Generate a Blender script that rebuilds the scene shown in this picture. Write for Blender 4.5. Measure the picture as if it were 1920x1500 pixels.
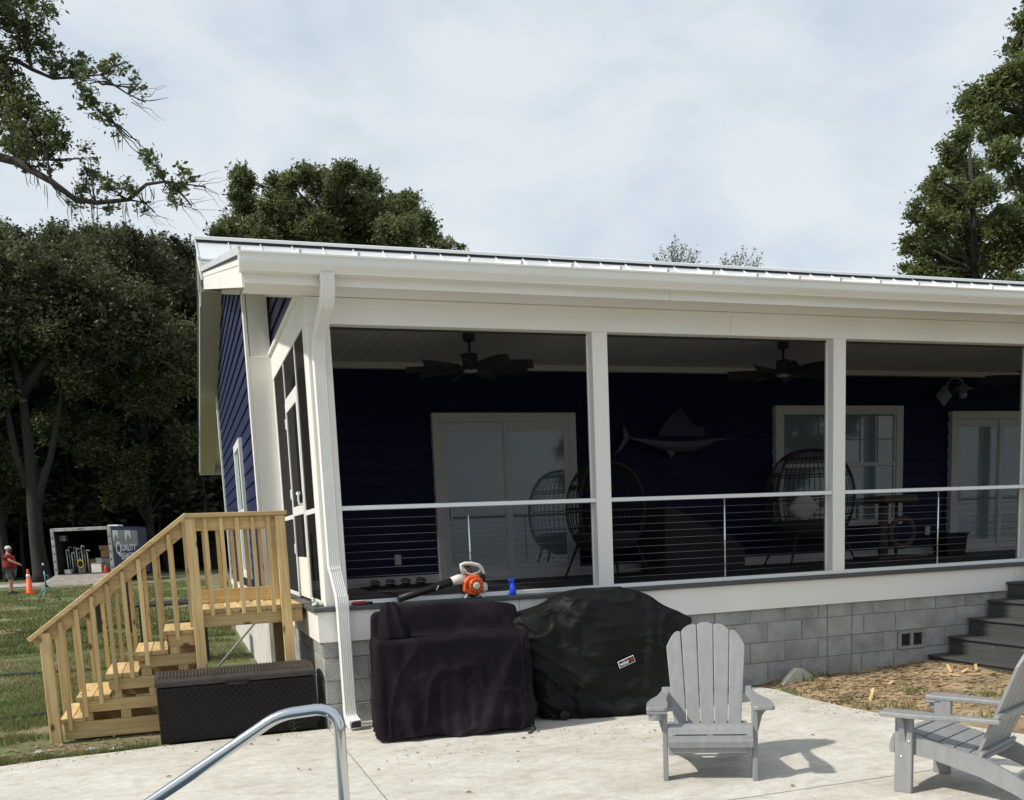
import bpy, math, random
import numpy as np
from mathutils import Vector, Matrix, noise as mnoise
from mathutils.bvhtree import BVHTree

for o in list(bpy.data.objects):
    bpy.data.objects.remove(o)
scene = bpy.context.scene
COL = scene.collection
R = math.radians

# ------------------------------------------------------------------ camera
FPX, PPY = 1786.65, 1258.03          # focal length and principal point in pixels of a 1920 x 1500 frame
cam_d = bpy.data.cameras.new('camera')
cam = bpy.data.objects.new('camera', cam_d)
COL.objects.link(cam)
yaw, pitch, roll = 0.3262, -0.1419, -0.0435
fw = Vector((math.sin(yaw) * math.cos(pitch), math.cos(yaw) * math.cos(pitch), math.sin(pitch)))
rt = Vector((math.cos(yaw), -math.sin(yaw), 0))
up = rt.cross(fw)
r2 = math.cos(roll) * rt + math.sin(roll) * up
u2 = -math.sin(roll) * rt + math.cos(roll) * up
M = Matrix((r2, u2, -fw)).transposed().to_4x4()
M.translation = (-1.0792, -8.2429, 1.5973)
cam.matrix_world = M
cam_d.sensor_fit = 'HORIZONTAL'
cam_d.sensor_width = 36
cam_d.lens = FPX / 1920 * 36
cam_d.shift_y = (PPY - 750) / 1920
cam_d.clip_start = 0.05
cam_d.clip_end = 3000
scene.camera = cam

# ------------------------------------------------------------------ sky, sun, exposure
SUN_EL, SUN_AZ = R(45), R(4)         # light travels towards +X, very slightly towards +Y
world = bpy.data.worlds.new('World')
scene.world = world
world.use_nodes = True
wn, wl = world.node_tree.nodes, world.node_tree.links
wn.clear()
w_out = wn.new('ShaderNodeOutputWorld')
w_bg = wn.new('ShaderNodeBackground')
w_bg.inputs['Strength'].default_value = 0.083
sky = wn.new('ShaderNodeTexSky')
sky.sky_type = 'NISHITA'
sky.sun_disc = False
sky.sun_elevation = SUN_EL
sky.sun_rotation = R(270) - SUN_AZ
sky.air_density = 1.0
sky.dust_density = 2.0
w_tc = wn.new('ShaderNodeTexCoord')
w_map = wn.new('ShaderNodeMapping')
w_map.inputs['Scale'].default_value = (1.0, 1.0, 1.9)
w_map.inputs['Rotation'].default_value = (0, 0.35, 0.4)
w_n1 = wn.new('ShaderNodeTexNoise')
w_n1.inputs['Scale'].default_value = 5.5
w_n1.inputs['Detail'].default_value = 9
w_n1.inputs['Roughness'].default_value = 0.58
w_n1.inputs['Distortion'].default_value = 0.35
w_n2 = wn.new('ShaderNodeTexNoise')
w_n2.inputs['Scale'].default_value = 1.3
w_n2.inputs['Detail'].default_value = 3
w_add = wn.new('ShaderNodeMath')
w_add.operation = 'ADD'
w_half = wn.new('ShaderNodeMath')
w_half.operation = 'MULTIPLY'
w_half.inputs[1].default_value = 0.5
w_ramp = wn.new('ShaderNodeValToRGB')
w_ramp.color_ramp.elements[0].position = 0.40
w_ramp.color_ramp.elements[0].color = (5.0, 6.0, 7.0, 1)
w_ramp.color_ramp.elements[1].position = 0.60
w_ramp.color_ramp.elements[1].color = (7.5, 8.0, 8.35, 1)
w_mix = wn.new('ShaderNodeMixRGB')
w_mix.inputs['Fac'].default_value = 0.86
wl.new(w_tc.outputs['Generated'], w_map.inputs['Vector'])
wl.new(w_map.outputs['Vector'], w_n1.inputs['Vector'])
wl.new(w_map.outputs['Vector'], w_n2.inputs['Vector'])
wl.new(w_n1.outputs['Fac'], w_add.inputs[0])
wl.new(w_n2.outputs['Fac'], w_add.inputs[1])
wl.new(w_add.outputs[0], w_half.inputs[0])
wl.new(w_half.outputs[0], w_ramp.inputs['Fac'])
wl.new(sky.outputs['Color'], w_mix.inputs['Color1'])
wl.new(w_ramp.outputs['Color'], w_mix.inputs['Color2'])
wl.new(w_mix.outputs['Color'], w_bg.inputs['Color'])
wl.new(w_bg.outputs['Background'], w_out.inputs['Surface'])

sun_d = bpy.data.lights.new('sun', 'SUN')
sun_d.energy = 3.1
sun_d.angle = R(1.6)
sun_d.color = (1.0, 0.94, 0.84)
sun = bpy.data.objects.new('sun', sun_d)
COL.objects.link(sun)
travel = Vector((math.cos(SUN_AZ) * math.cos(SUN_EL), math.sin(SUN_AZ) * math.cos(SUN_EL), -math.sin(SUN_EL)))
sun.rotation_euler = travel.to_track_quat('-Z', 'Y').to_euler()
sun.location = (-20, -5, 30)

vs = scene.view_settings
vs.view_transform = 'Standard'
vs.look = 'None'
vs.exposure = 0.46
vs.gamma = 1.0
vs.use_curve_mapping = False
scene.render.resolution_x, scene.render.resolution_y = 1024, 800
scene.cycles.max_bounces = 6
scene.cycles.diffuse_bounces = 3
scene.cycles.glossy_bounces = 3
scene.cycles.transmission_bounces = 3
scene.cycles.transparent_max_bounces = 8

# ------------------------------------------------------------------ materials
def mat(name, col, rough=0.6, metal=0.0, spec=0.5, n_scale=0, n_amt=0.0, col2=None, bump=0.0, b_scale=60,
        stretch=(1, 1, 1), rnd=0.0, detail=5, ramp=(0.35, 0.7), coat=0.0, coord='Object', dist=0.0, n3=None):
    """Principled material; colour noise between col and col2, per-object value jitter, bump."""
    m = bpy.data.materials.new(name)
    m.use_nodes = True
    n, l = m.node_tree.nodes, m.node_tree.links
    b = n['Principled BSDF']
    b.inputs['Base Color'].default_value = (*col, 1)
    b.inputs['Roughness'].default_value = rough
    b.inputs['Metallic'].default_value = metal
    b.inputs['Specular IOR Level'].default_value = spec
    if coat:
        b.inputs['Coat Weight'].default_value = coat
    tc = n.new('ShaderNodeTexCoord')
    oi = n.new('ShaderNodeObjectInfo')
    vadd = n.new('ShaderNodeVectorMath')
    vadd.operation = 'MULTIPLY_ADD'
    cmb = n.new('ShaderNodeCombineXYZ')
    for i in range(3):
        l.new(oi.outputs['Random'], cmb.inputs[i])
    vadd.inputs[1].default_value = (37, 53, 71) if rnd else (0, 0, 0)
    l.new(cmb.outputs[0], vadd.inputs[0])
    l.new(tc.outputs[coord], vadd.inputs[2])
    mp = n.new('ShaderNodeMapping')
    mp.inputs['Scale'].default_value = stretch
    l.new(vadd.outputs[0], mp.inputs['Vector'])
    out = None
    if col2:
        tx = n.new('ShaderNodeTexNoise')
        tx.inputs['Scale'].default_value = n_scale
        tx.inputs['Detail'].default_value = detail
        tx.inputs['Distortion'].default_value = dist
        l.new(mp.outputs[0], tx.inputs['Vector'])
        rp = n.new('ShaderNodeValToRGB')
        rp.color_ramp.elements[0].position, rp.color_ramp.elements[1].position = ramp
        rp.color_ramp.elements[0].color = (*col, 1)
        rp.color_ramp.elements[1].color = (*col2, 1)
        l.new(tx.outputs['Fac'], rp.inputs['Fac'])
        out = rp.outputs['Color']
        if n3:
            t3 = n.new('ShaderNodeTexNoise')
            t3.inputs['Scale'].default_value = n3[0]
            t3.inputs['Detail'].default_value = 6
            l.new(mp.outputs[0], t3.inputs['Vector'])
            r3 = n.new('ShaderNodeValToRGB')
            r3.color_ramp.elements[0].position, r3.color_ramp.elements[1].position = n3[2], n3[3]
            mx = n.new('ShaderNodeMixRGB')
            l.new(t3.outputs['Fac'], r3.inputs['Fac'])
            l.new(r3.outputs['Color'], mx.inputs['Fac'])
            l.new(out, mx.inputs['Color1'])
            mx.inputs['Color2'].default_value = (*n3[1], 1)
            out = mx.outputs['Color']
    if rnd:
        hs = n.new('ShaderNodeHueSaturation')
        mr = n.new('ShaderNodeMapRange')
        mr.inputs['To Min'].default_value = 1 - rnd
        mr.inputs['To Max'].default_value = 1 + rnd
        l.new(oi.outputs['Random'], mr.inputs['Value'])
        l.new(mr.outputs[0], hs.inputs['Value'])
        if out:
            l.new(out, hs.inputs['Color'])
        else:
            hs.inputs['Color'].default_value = (*col, 1)
        out = hs.outputs['Color']
    if out:
        l.new(out, b.inputs['Base Color'])
    if bump:
        tb = n.new('ShaderNodeTexNoise')
        tb.inputs['Scale'].default_value = b_scale
        tb.inputs['Detail'].default_value = 4
        l.new(mp.outputs[0], tb.inputs['Vector'])
        bp = n.new('ShaderNodeBump')
        bp.inputs['Strength'].default_value = bump
        bp.inputs['Distance'].default_value = 0.02
        l.new(tb.outputs['Fac'], bp.inputs['Height'])
        l.new(bp.outputs['Normal'], b.inputs['Normal'])
    return m

def leaf_mat(name, c1, c2, scale=0.6, trans=0.35):
    m = bpy.data.materials.new(name)
    m.use_nodes = True
    n, l = m.node_tree.nodes, m.node_tree.links
    n.clear()
    out = n.new('ShaderNodeOutputMaterial')
    tc = n.new('ShaderNodeTexCoord')
    tx = n.new('ShaderNodeTexNoise')
    tx.inputs['Scale'].default_value = scale
    tx.inputs['Detail'].default_value = 8
    tx.inputs['Roughness'].default_value = 0.75
    rp = n.new('ShaderNodeValToRGB')
    rp.color_ramp.elements[0].position, rp.color_ramp.elements[1].position = 0.36, 0.66
    rp.color_ramp.elements[0].color = (*c1, 1)
    rp.color_ramp.elements[1].color = (*c2, 1)
    d = n.new('ShaderNodeBsdfPrincipled')
    d.inputs['Roughness'].default_value = 0.5
    d.inputs['Specular IOR Level'].default_value = 0.35
    t = n.new('ShaderNodeBsdfTranslucent')
    mx = n.new('ShaderNodeMixShader')
    mx.inputs['Fac'].default_value = trans
    l.new(tc.outputs['Object'], tx.inputs['Vector'])
    l.new(tx.outputs['Fac'], rp.inputs['Fac'])
    ge = n.new('ShaderNodeNewGeometry')        # every leaf gets a tone of its own
    hs = n.new('ShaderNodeHueSaturation')
    mr = n.new('ShaderNodeMapRange')
    mr.inputs['To Min'].default_value, mr.inputs['To Max'].default_value = 0.55, 1.6
    mh = n.new('ShaderNodeMapRange')
    mh.inputs['To Min'].default_value, mh.inputs['To Max'].default_value = 0.475, 0.52
    l.new(ge.outputs['Random Per Island'], mr.inputs['Value'])
    l.new(ge.outputs['Random Per Island'], mh.inputs['Value'])
    l.new(mr.outputs[0], hs.inputs['Value'])
    l.new(mh.outputs[0], hs.inputs['Hue'])
    l.new(rp.outputs['Color'], hs.inputs['Color'])
    l.new(hs.outputs['Color'], d.inputs['Base Color'])
    l.new(hs.outputs['Color'], t.inputs['Color'])
    l.new(d.outputs[0], mx.inputs[1])
    l.new(t.outputs[0], mx.inputs[2])
    l.new(mx.outputs[0], out.inputs['Surface'])
    return m

def wood(name, axis):
    """Pressure treated pine, grain running along one axis, with knots."""
    st = [26, 26, 26]
    st[axis] = 1.6
    m = mat(name, (0.44, 0.30, 0.125), 0.62, n_scale=1.0, col2=(0.66, 0.485, 0.235), stretch=st, rnd=0.22,
            bump=0.16, b_scale=3, ramp=(0.28, 0.74), dist=1.1)
    n, l = m.node_tree.nodes, m.node_tree.links
    b = n['Principled BSDF']
    src = b.inputs['Base Color'].links[0].from_socket
    tc = n.new('ShaderNodeTexCoord')
    oi = n.new('ShaderNodeObjectInfo')
    cmb = n.new('ShaderNodeCombineXYZ')
    for i in range(3):
        l.new(oi.outputs['Random'], cmb.inputs[i])
    va = n.new('ShaderNodeVectorMath')
    va.operation = 'MULTIPLY_ADD'
    va.inputs[1].default_value = (11, 17, 23)
    l.new(cmb.outputs[0], va.inputs[0])
    l.new(tc.outputs['Object'], va.inputs[2])
    mp = n.new('ShaderNodeMapping')
    ks = [9, 9, 9]
    ks[axis] = 4.5
    mp.inputs['Scale'].default_value = ks
    l.new(va.outputs[0], mp.inputs['Vector'])
    vo = n.new('ShaderNodeTexVoronoi')
    vo.inputs['Scale'].default_value = 0.9
    l.new(mp.outputs[0], vo.inputs['Vector'])
    rp = n.new('ShaderNodeValToRGB')
    rp.color_ramp.elements[0].position, rp.color_ramp.elements[1].position = 0.09, 0.19
    rp.color_ramp.elements[0].color = (1, 1, 1, 1)
    rp.color_ramp.elements[1].color = (0, 0, 0, 1)
    l.new(vo.outputs['Distance'], rp.inputs['Fac'])
    mx = n.new('ShaderNodeMixRGB')
    mx.inputs['Color2'].default_value = (0.13, 0.06, 0.025, 1)
    l.new(rp.outputs['Color'], mx.inputs['Fac'])
    l.new(src, mx.inputs['Color1'])
    l.new(mx.outputs['Color'], b.inputs['Base Color'])
    return m

MT = {}
MT['white'] = mat('white_paint', (0.79, 0.775, 0.73), 0.45, n_scale=1.0, col2=(0.85, 0.838, 0.795), bump=0.03, b_scale=40, detail=9, stretch=(1, 1, .6), n3=(6, (0.75, 0.73, 0.68), 0.62, 0.85))
MT['trim'] = mat('white_vinyl', (0.80, 0.80, 0.78), 0.35)
MT['gutter'] = mat('gutter_paint', (0.78, 0.775, 0.735), 0.32, n_scale=2.0, col2=(0.83, 0.825, 0.785), stretch=(0.4, 2, 2))
MT['roofmetal'] = mat('roof_metal', (0.68, 0.70, 0.72), 0.38, metal=0.25, n_scale=1.0, col2=(0.76, 0.77, 0.78), rnd=0.03)
MT['soffit'] = mat('shaded_soffit', (0.55, 0.53, 0.47), 0.6)  # rake soffits: their grey-brown shading is put into the colour
MT['black'] = mat('black_metal', (0.012, 0.012, 0.013), 0.45)
MT['navy'] = mat('navy_siding', (0.0016, 0.0065, 0.046), 0.5, spec=0.28, n_scale=2.5, col2=(0.0026, 0.0092, 0.058), rnd=0.05, bump=0.06, b_scale=60, stretch=(1, 1, 6))
MT['block'] = mat('concrete_block', (0.24, 0.242, 0.228), 0.92, n_scale=5, col2=(0.42, 0.42, 0.395), rnd=0.07, bump=0.8, b_scale=70,
                  ramp=(0.25, 0.75), n3=(2.2, (0.50, 0.49, 0.45), 0.55, 0.85))
MT['mortar'] = mat('mortar', (0.20, 0.20, 0.19), 0.95, n_scale=20, col2=(0.30, 0.30, 0.28), bump=0.4, b_scale=120)
MT['lit_foundation'] = mat('sunlit_foundation', (0.48, 0.46, 0.41), 0.9, n_scale=4, col2=(0.60, 0.58, 0.52), bump=0.3, b_scale=80)  # house-side block: sunlit brightness put into the colour; the footing shares it
MT['slab'] = mat('patio_concrete', (0.535, 0.505, 0.44), 0.85, n_scale=1.6, col2=(0.66, 0.635, 0.57), detail=12, bump=0.3, b_scale=110, ramp=(0.3, 0.68),
                 n3=(4.5, (0.47, 0.42, 0.34), 0.52, 0.80), stretch=(1, 1.6, 1))
def slab_material():
    m = MT['slab']
    n, l = m.node_tree.nodes, m.node_tree.links
    b = n['Principled BSDF']
    src = b.inputs['Base Color'].links[0].from_socket
    tc = n.new('ShaderNodeTexCoord')
    for sc, lo, hi, dark, pos in ((0.5, 0.92, 1.03, 1, (0.40, 0.62)), (13, 0.86, 1.06, 1, (0.38, 0.66)), (75, 0.84, 1.10, 1, (0.36, 0.64))):
        t = n.new('ShaderNodeTexNoise')
        t.inputs['Scale'].default_value = sc
        t.inputs['Detail'].default_value = 8
        t.inputs['Roughness'].default_value = 0.65
        l.new(tc.outputs['Object'], t.inputs['Vector'])
        mr = n.new('ShaderNodeMapRange')
        mr.inputs['From Min'].default_value, mr.inputs['From Max'].default_value = pos
        mr.inputs['To Min'].default_value, mr.inputs['To Max'].default_value = lo, hi
        l.new(t.outputs['Fac'], mr.inputs['Value'])
        mx = n.new('ShaderNodeMixRGB')
        mx.blend_type = 'MULTIPLY'
        mx.inputs['Fac'].default_value = 1
        l.new(src, mx.inputs['Color1'])
        l.new(mr.outputs[0], mx.inputs['Color2'])
        src = mx.outputs['Color']
    l.new(src, b.inputs['Base Color'])
slab_material()
MT['joint'] = mat('joint_filler', (0.16, 0.15, 0.13), 0.95)
MT['deck'] = mat('deck_composite', (0.060, 0.062, 0.060), 0.6, n_scale=2, col2=(0.085, 0.087, 0.084), rnd=0.1, stretch=(1, 18, 18), bump=0.08, b_scale=4)
MT['step'] = mat('step_composite', (0.045, 0.047, 0.047), 0.62, n_scale=2, col2=(0.070, 0.072, 0.070), rnd=0.08, stretch=(18, 1, 18), bump=0.08, b_scale=4)
MT['ceiling'] = mat('ceiling_paint', (0.76, 0.765, 0.76), 0.5)
MT['steel'] = mat('stainless_steel', (0.62, 0.64, 0.66), 0.12, metal=1.0)
MT['cable'] = mat('cable_steel', (0.55, 0.56, 0.57), 0.3, metal=1.0)
MT['alu'] = mat('rail_aluminium', (0.78, 0.79, 0.80), 0.3, metal=0.3)
MT['wx'], MT['wy'], MT['wz'] = wood('pine_along_x', 0), wood('pine_along_y', 1), wood('pine_along_z', 2)
MT['chair'] = mat('grey_poly_lumber', (0.222, 0.227, 0.234), 0.48, n_scale=3, col2=(0.262, 0.267, 0.273), stretch=(9, 9, 1.2), bump=0.04, b_scale=40)
MT['screw'] = mat('screw_steel', (0.6, 0.6, 0.6), 0.3, metal=1.0)
MT['wicker'] = mat('resin_wicker', (0.009, 0.0075, 0.007), 0.5, spec=0.25, n_scale=3, col2=(0.013, 0.011, 0.010))
MT['wickerlid'] = mat('resin_lid', (0.030, 0.024, 0.021), 0.5, n_scale=6, col2=(0.052, 0.043, 0.038))
MT['cover_p'] = mat('purple_black_cloth', (0.0085, 0.0064, 0.0096), 0.85, spec=0.10, n_scale=2.2, col2=(0.0135, 0.010, 0.0145), bump=0.35, b_scale=11, n3=(2.4, (0.034, 0.026, 0.034), 0.50, 0.80))
MT['cover_b'] = mat('black_vinyl_cloth', (0.0040, 0.0042, 0.0044), 0.6, spec=0.22, n_scale=3, col2=(0.0065, 0.0065, 0.0065), bump=0.35, b_scale=9, n3=(3.4, (0.020, 0.0185, 0.016), 0.60, 0.85))
MT['orange'] = mat('orange_plastic', (0.75, 0.11, 0.015), 0.35)
MT['ivory'] = mat('ivory_plastic', (0.68, 0.65, 0.57), 0.4)
MT['grey'] = mat('grey_plastic', (0.25, 0.25, 0.25), 0.5)
MT['blk'] = mat('black_plastic', (0.010, 0.010, 0.010), 0.45, spec=0.3)
MT['blue'] = mat('blue_plastic', (0.008, 0.06, 0.62), 0.3)
MT['red'] = mat('red_plastic', (0.35, 0.01, 0.015), 0.4)
MT['green'] = mat('green_plastic', (0.06, 0.25, 0.09), 0.4)
MT['logo_w'] = mat('logo_white', (0.75, 0.75, 0.75), 0.6)
MT['logo_k'] = mat('logo_black', (0.012, 0.012, 0.012), 0.6)
MT['logo_r'] = mat('logo_red', (0.55, 0.01, 0.02), 0.6)
MT['pane'] = mat('window_pane', (0.24, 0.31, 0.345), 0.03, spec=0.5)
MT['pane'].node_tree.nodes['Principled BSDF'].inputs['IOR'].default_value = 2.3
MT['blind'] = mat('window_blind', (0.30, 0.36, 0.36), 0.6)
MT['dirt'] = mat('bare_soil', (0.21, 0.145, 0.085), 0.95, n_scale=2.0, col2=(0.48, 0.36, 0.215), detail=12, bump=0.8, b_scale=40, n3=(14, (0.10, 0.078, 0.05), 0.52, 0.72))
MT['chip'] = mat('wood_chip', (0.10, 0.068, 0.038), 0.9, n_scale=9, col2=(0.44, 0.32, 0.18), rnd=0.3)
MT['stone'] = mat('pale_stone', (0.42, 0.42, 0.36), 0.85, n_scale=9, col2=(0.52, 0.51, 0.46), bump=0.2)
MT['bark'] = mat('bark', (0.026, 0.022, 0.018), 0.95, n_scale=3, col2=(0.060, 0.052, 0.043), stretch=(4, 4, 0.8), bump=0.8, b_scale=10)
MT['barklight'] = mat('oak_bark', (0.012, 0.010, 0.008), 0.95, n_scale=4, col2=(0.032, 0.027, 0.021), stretch=(4, 4, 0.8), bump=0.8, b_scale=10)
MT['leaf'] = leaf_mat('oak_leaves', (0.066, 0.090, 0.036), (0.165, 0.185, 0.078), 0.35, 0.5)
MT['leafF'] = leaf_mat('forest_leaves', (0.040, 0.055, 0.024), (0.125, 0.138, 0.060), 0.3, 0.4)
MT['leaf2'] = leaf_mat('bright_leaves', (0.070, 0.098, 0.034), (0.175, 0.205, 0.075), 0.5, 0.5)
MT['leaf3'] = leaf_mat('shaded_leaves', (0.018, 0.027, 0.012), (0.055, 0.068, 0.030), 0.4, 0.35)  # undergrowth and rear trees: the shade of the wood is put into the green
MT['moss'] = leaf_mat('spanish_moss', (0.15, 0.16, 0.13), (0.22, 0.23, 0.19), 1.0, 0.2)
MT['grassblade'] = leaf_mat('grass_blades', (0.075, 0.12, 0.026), (0.21, 0.20, 0.075), 1.2, 0.3)
MT['asphalt'] = mat('gravel', (0.30, 0.29, 0.27), 0.95, n_scale=12, col2=(0.42, 0.41, 0.38), bump=0.4)
MT['trailer'] = mat('trailer_navy', (0.007, 0.013, 0.062), 0.35)
MT['trailerframe'] = mat('trailer_frame', (0.42, 0.42, 0.40), 0.45, metal=0.4, n_scale=4, col2=(0.22, 0.21, 0.19))
MT['ply'] = mat('ramp_plywood', (0.16, 0.13, 0.10), 0.8, n_scale=3, col2=(0.36, 0.34, 0.31), stretch=(1, 6, 1))
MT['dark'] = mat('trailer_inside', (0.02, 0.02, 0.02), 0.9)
MT['card'] = mat('cardboard', (0.26, 0.17, 0.09), 0.85)
MT['cone'] = mat('cone_orange', (0.80, 0.11, 0.03), 0.5)
MT['cloth_r'] = mat('red_cotton', (0.22, 0.010, 0.016), 0.85)
MT['cloth_g'] = mat('grey_cotton', (0.10, 0.105, 0.115), 0.9)
MT['skin'] = mat('skin', (0.42, 0.24, 0.16), 0.55)
MT['hair'] = mat('beard', (0.03, 0.018, 0.012), 0.8)
MT['capw'] = mat('cap_white', (0.6, 0.6, 0.57), 0.8)
MT['teal'] = mat('teal_metal', (0.10, 0.27, 0.31), 0.45, metal=0.3)
MT['fan'] = mat('fan_dark', (0.035, 0.035, 0.035), 0.5)
MT['fanlight'] = mat('fan_lens', (0.5, 0.5, 0.47), 0.4)
MT['galv'] = mat('lamp_galvanised', (0.35, 0.36, 0.37), 0.4, metal=0.6)
MT['fishblue'] = mat('fish_blue', (0.006, 0.011, 0.045), 0.3, n_scale=8, col2=(0.010, 0.020, 0.075))
MT['fishpale'] = mat('fish_silver', (0.085, 0.10, 0.12), 0.3)
MT['carpet'] = mat('sisal_carpet', (0.17, 0.13, 0.10), 0.95)
MT['rattan'] = mat('rattan_dark', (0.055, 0.047, 0.040), 0.7)
MT['pillow'] = mat('pillow_white', (0.62, 0.62, 0.60), 0.9)
MT['cushion'] = mat('cushion_dark', (0.05, 0.05, 0.055), 0.9)
MT['hose'] = mat('black_rubber', (0.015, 0.015, 0.015), 0.6)
MT['dryleaf'] = mat('dry_leaf', (0.10, 0.06, 0.03), 0.8, n_scale=3, col2=(0.20, 0.13, 0.06), rnd=0.3)

# insect screen: part of the light passes straight through, the rest meets a dark mesh
def screen_mat(name, col, cover):
    m = bpy.data.materials.new(name)
    m.use_nodes = True
    n, l = m.node_tree.nodes, m.node_tree.links
    n.clear()
    out = n.new('ShaderNodeOutputMaterial')
    t = n.new('ShaderNodeBsdfTransparent')
    d = n.new('ShaderNodeBsdfDiffuse')
    d.inputs['Color'].default_value = (*col, 1)
    mx = n.new('ShaderNodeMixShader')
    mx.inputs['Fac'].default_value = cover
    l.new(t.outputs[0], mx.inputs[1])
    l.new(d.outputs[0], mx.inputs[2])
    l.new(mx.outputs[0], out.inputs['Surface'])
    return m
MT['screen'] = screen_mat('insect_screen', (0.0010, 0.0012, 0.0018), 0.42)
MT['screen_d'] = screen_mat('sunlit_side_screen', (0.022, 0.021, 0.020), 0.72)  # side screens: their sunlit, opaque look is put into colour and cover

# ------------------------------------------------------------------ builders
ORG = {}

class MB:
    """Collects vertices and faces of one mesh, in world coordinates (or local ones for rotated things)."""
    def __init__(s):
        s.v, s.f = [], []
    def add(s, vs, fs):
        o = len(s.v)
        s.v += [tuple(v) for v in vs]
        s.f += [tuple(i + o for i in f) for f in fs]
        return s
    def box(s, x0, x1, y0, y1, z0, z1, c=0.0):
        if x0 > x1: x0, x1 = x1, x0
        if y0 > y1: y0, y1 = y1, y0
        if z0 > z1: z0, z1 = z1, z0
        return s.obox(((x0 + x1) / 2, (y0 + y1) / 2, (z0 + z1) / 2), (1, 0, 0), (0, 1, 0), (0, 0, 1),
                      (x1 - x0) / 2, (y1 - y0) / 2, (z1 - z0) / 2, c)
    def obox(s, ctr, ax, ay, az, hx, hy, hz, c=0.0):
        C, A, B, D = Vector(ctr), Vector(ax).normalized(), Vector(ay).normalized(), Vector(az).normalized()
        P = lambda a, b, d: C + A * a + B * b + D * d
        if c <= 0:
            vs = [P(a * hx, b * hy, d * hz) for a in (-1, 1) for b in (-1, 1) for d in (-1, 1)]
            return s.add(vs, [(0, 1, 3, 2), (4, 6, 7, 5), (0, 4, 5, 1), (2, 3, 7, 6), (0, 2, 6, 4), (1, 5, 7, 3)])
        c = min(c, hx * .9, hy * .9, hz * .9)
        vs, idx = [], {}
        for a in (-1, 1):
            for b in (-1, 1):
                for d in (-1, 1):
                    for k in range(3):
                        e = [hx, hy, hz]
                        for q in range(3):
                            if q != k: e[q] -= c
                        idx[(a, b, d, k)] = len(vs)
                        vs.append(P(a * e[0], b * e[1], d * e[2]))
        fs = []
        I = idx
        for a in (-1, 1):
            q = [I[(a, -1, -1, 0)], I[(a, 1, -1, 0)], I[(a, 1, 1, 0)], I[(a, -1, 1, 0)]]
            fs.append(tuple(q if a > 0 else q[::-1]))
            q = [I[(-1, a, -1, 1)], I[(-1, a, 1, 1)], I[(1, a, 1, 1)], I[(1, a, -1, 1)]]
            fs.append(tuple(q if a > 0 else q[::-1]))
            q = [I[(-1, -1, a, 2)], I[(1, -1, a, 2)], I[(1, 1, a, 2)], I[(-1, 1, a, 2)]]
            fs.append(tuple(q if a > 0 else q[::-1]))
        for a in (-1, 1):
            for b in (-1, 1):
                fs.append((I[(a, b, -1, 0)], I[(a, b, 1, 0)], I[(a, b, 1, 1)], I[(a, b, -1, 1)])[::(1 if a * b < 0 else -1)])
                fs.append((I[(a, -1, b, 0)], I[(a, 1, b, 0)], I[(a, 1, b, 2)], I[(a, -1, b, 2)])[::(1 if a * b > 0 else -1)])
                fs.append((I[(-1, a, b, 1)], I[(1, a, b, 1)], I[(1, a, b, 2)], I[(-1, a, b, 2)])[::(1 if a * b < 0 else -1)])
                for d in (-1, 1):
                    t = (I[(a, b, d, 0)], I[(a, b, d, 1)], I[(a, b, d, 2)])
                    fs.append(t if a * b * d > 0 else t[::-1])
        return s.add(vs, fs)
    def beam(s, p0, p1, w, h, up=(0, 0, 1), c=0.0):
        """Bar from p0 to p1; w across, h along 'up'."""
        a, b = Vector(p0), Vector(p1)
        d = (b - a)
        n = d.normalized()
        sd = n.cross(Vector(up)).normalized()
        u = sd.cross(n).normalized()
        return s.obox((a + b) / 2, n, sd, u, d.length / 2, w / 2, h / 2, c)
    def prism(s, poly, axis, a, b):
        """Polygon in the plane across 'axis' (x: (y,z), y: (x,z), z: (x,y)), extruded from a to b."""
        n = len(poly)
        def P(q, t):
            return {'x': (t, q[0], q[1]), 'y': (q[0], t, q[1]), 'z': (q[0], q[1], t)}[axis]
        ar = sum(poly[i][0] * poly[(i + 1) % n][1] - poly[(i + 1) % n][0] * poly[i][1] for i in range(n))
        if (ar > 0) == (axis == 'y'):
            poly = poly[::-1]
        vs = [P(q, a) for q in poly] + [P(q, b) for q in poly]
        fs = [tuple(range(n))[::-1], tuple(range(n, 2 * n))] + [(i, (i + 1) % n, n + (i + 1) % n, n + i) for i in range(n)]
        if b < a:
            fs = [f[::-1] for f in fs]
        return s.add(vs, fs)
    def tube(s, pts, r, seg=8, cap=True):
        pts = [Vector(p) for p in pts]
        rr = r if isinstance(r, (list, tuple)) else [r] * len(pts)
        rings, prev = [], None
        for i, p in enumerate(pts):
            d = (pts[min(i + 1, len(pts) - 1)] - pts[max(i - 1, 0)]).normalized()
            if prev is None:
                ref = Vector((0, 0, 1)) if abs(d.z) < .9 else Vector((1, 0, 0))
                a = d.cross(ref).normalized()
            else:
                a = (prev - d * prev.dot(d)).normalized()
            prev = a
            b = d.cross(a)
            rings.append([p + (a * math.cos(2 * math.pi * k / seg) + b * math.sin(2 * math.pi * k / seg)) * rr[i] for k in range(seg)])
        return s.loft(rings, cap)
    def loft(s, rings, cap=True, closed=True):
        n = len(rings[0])
        vs = [v for r in rings for v in r]
        fs = []
        for i in range(len(rings) - 1):
            for k in range(n if closed else n - 1):
                k2 = (k + 1) % n
                fs.append((i * n + k, i * n + k2, (i + 1) * n + k2, (i + 1) * n + k))
        if cap:
            fs.append(tuple(range(n))[::-1])
            fs.append(tuple(range((len(rings) - 1) * n, len(rings) * n)))
        return s.add(vs, fs)
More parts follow.
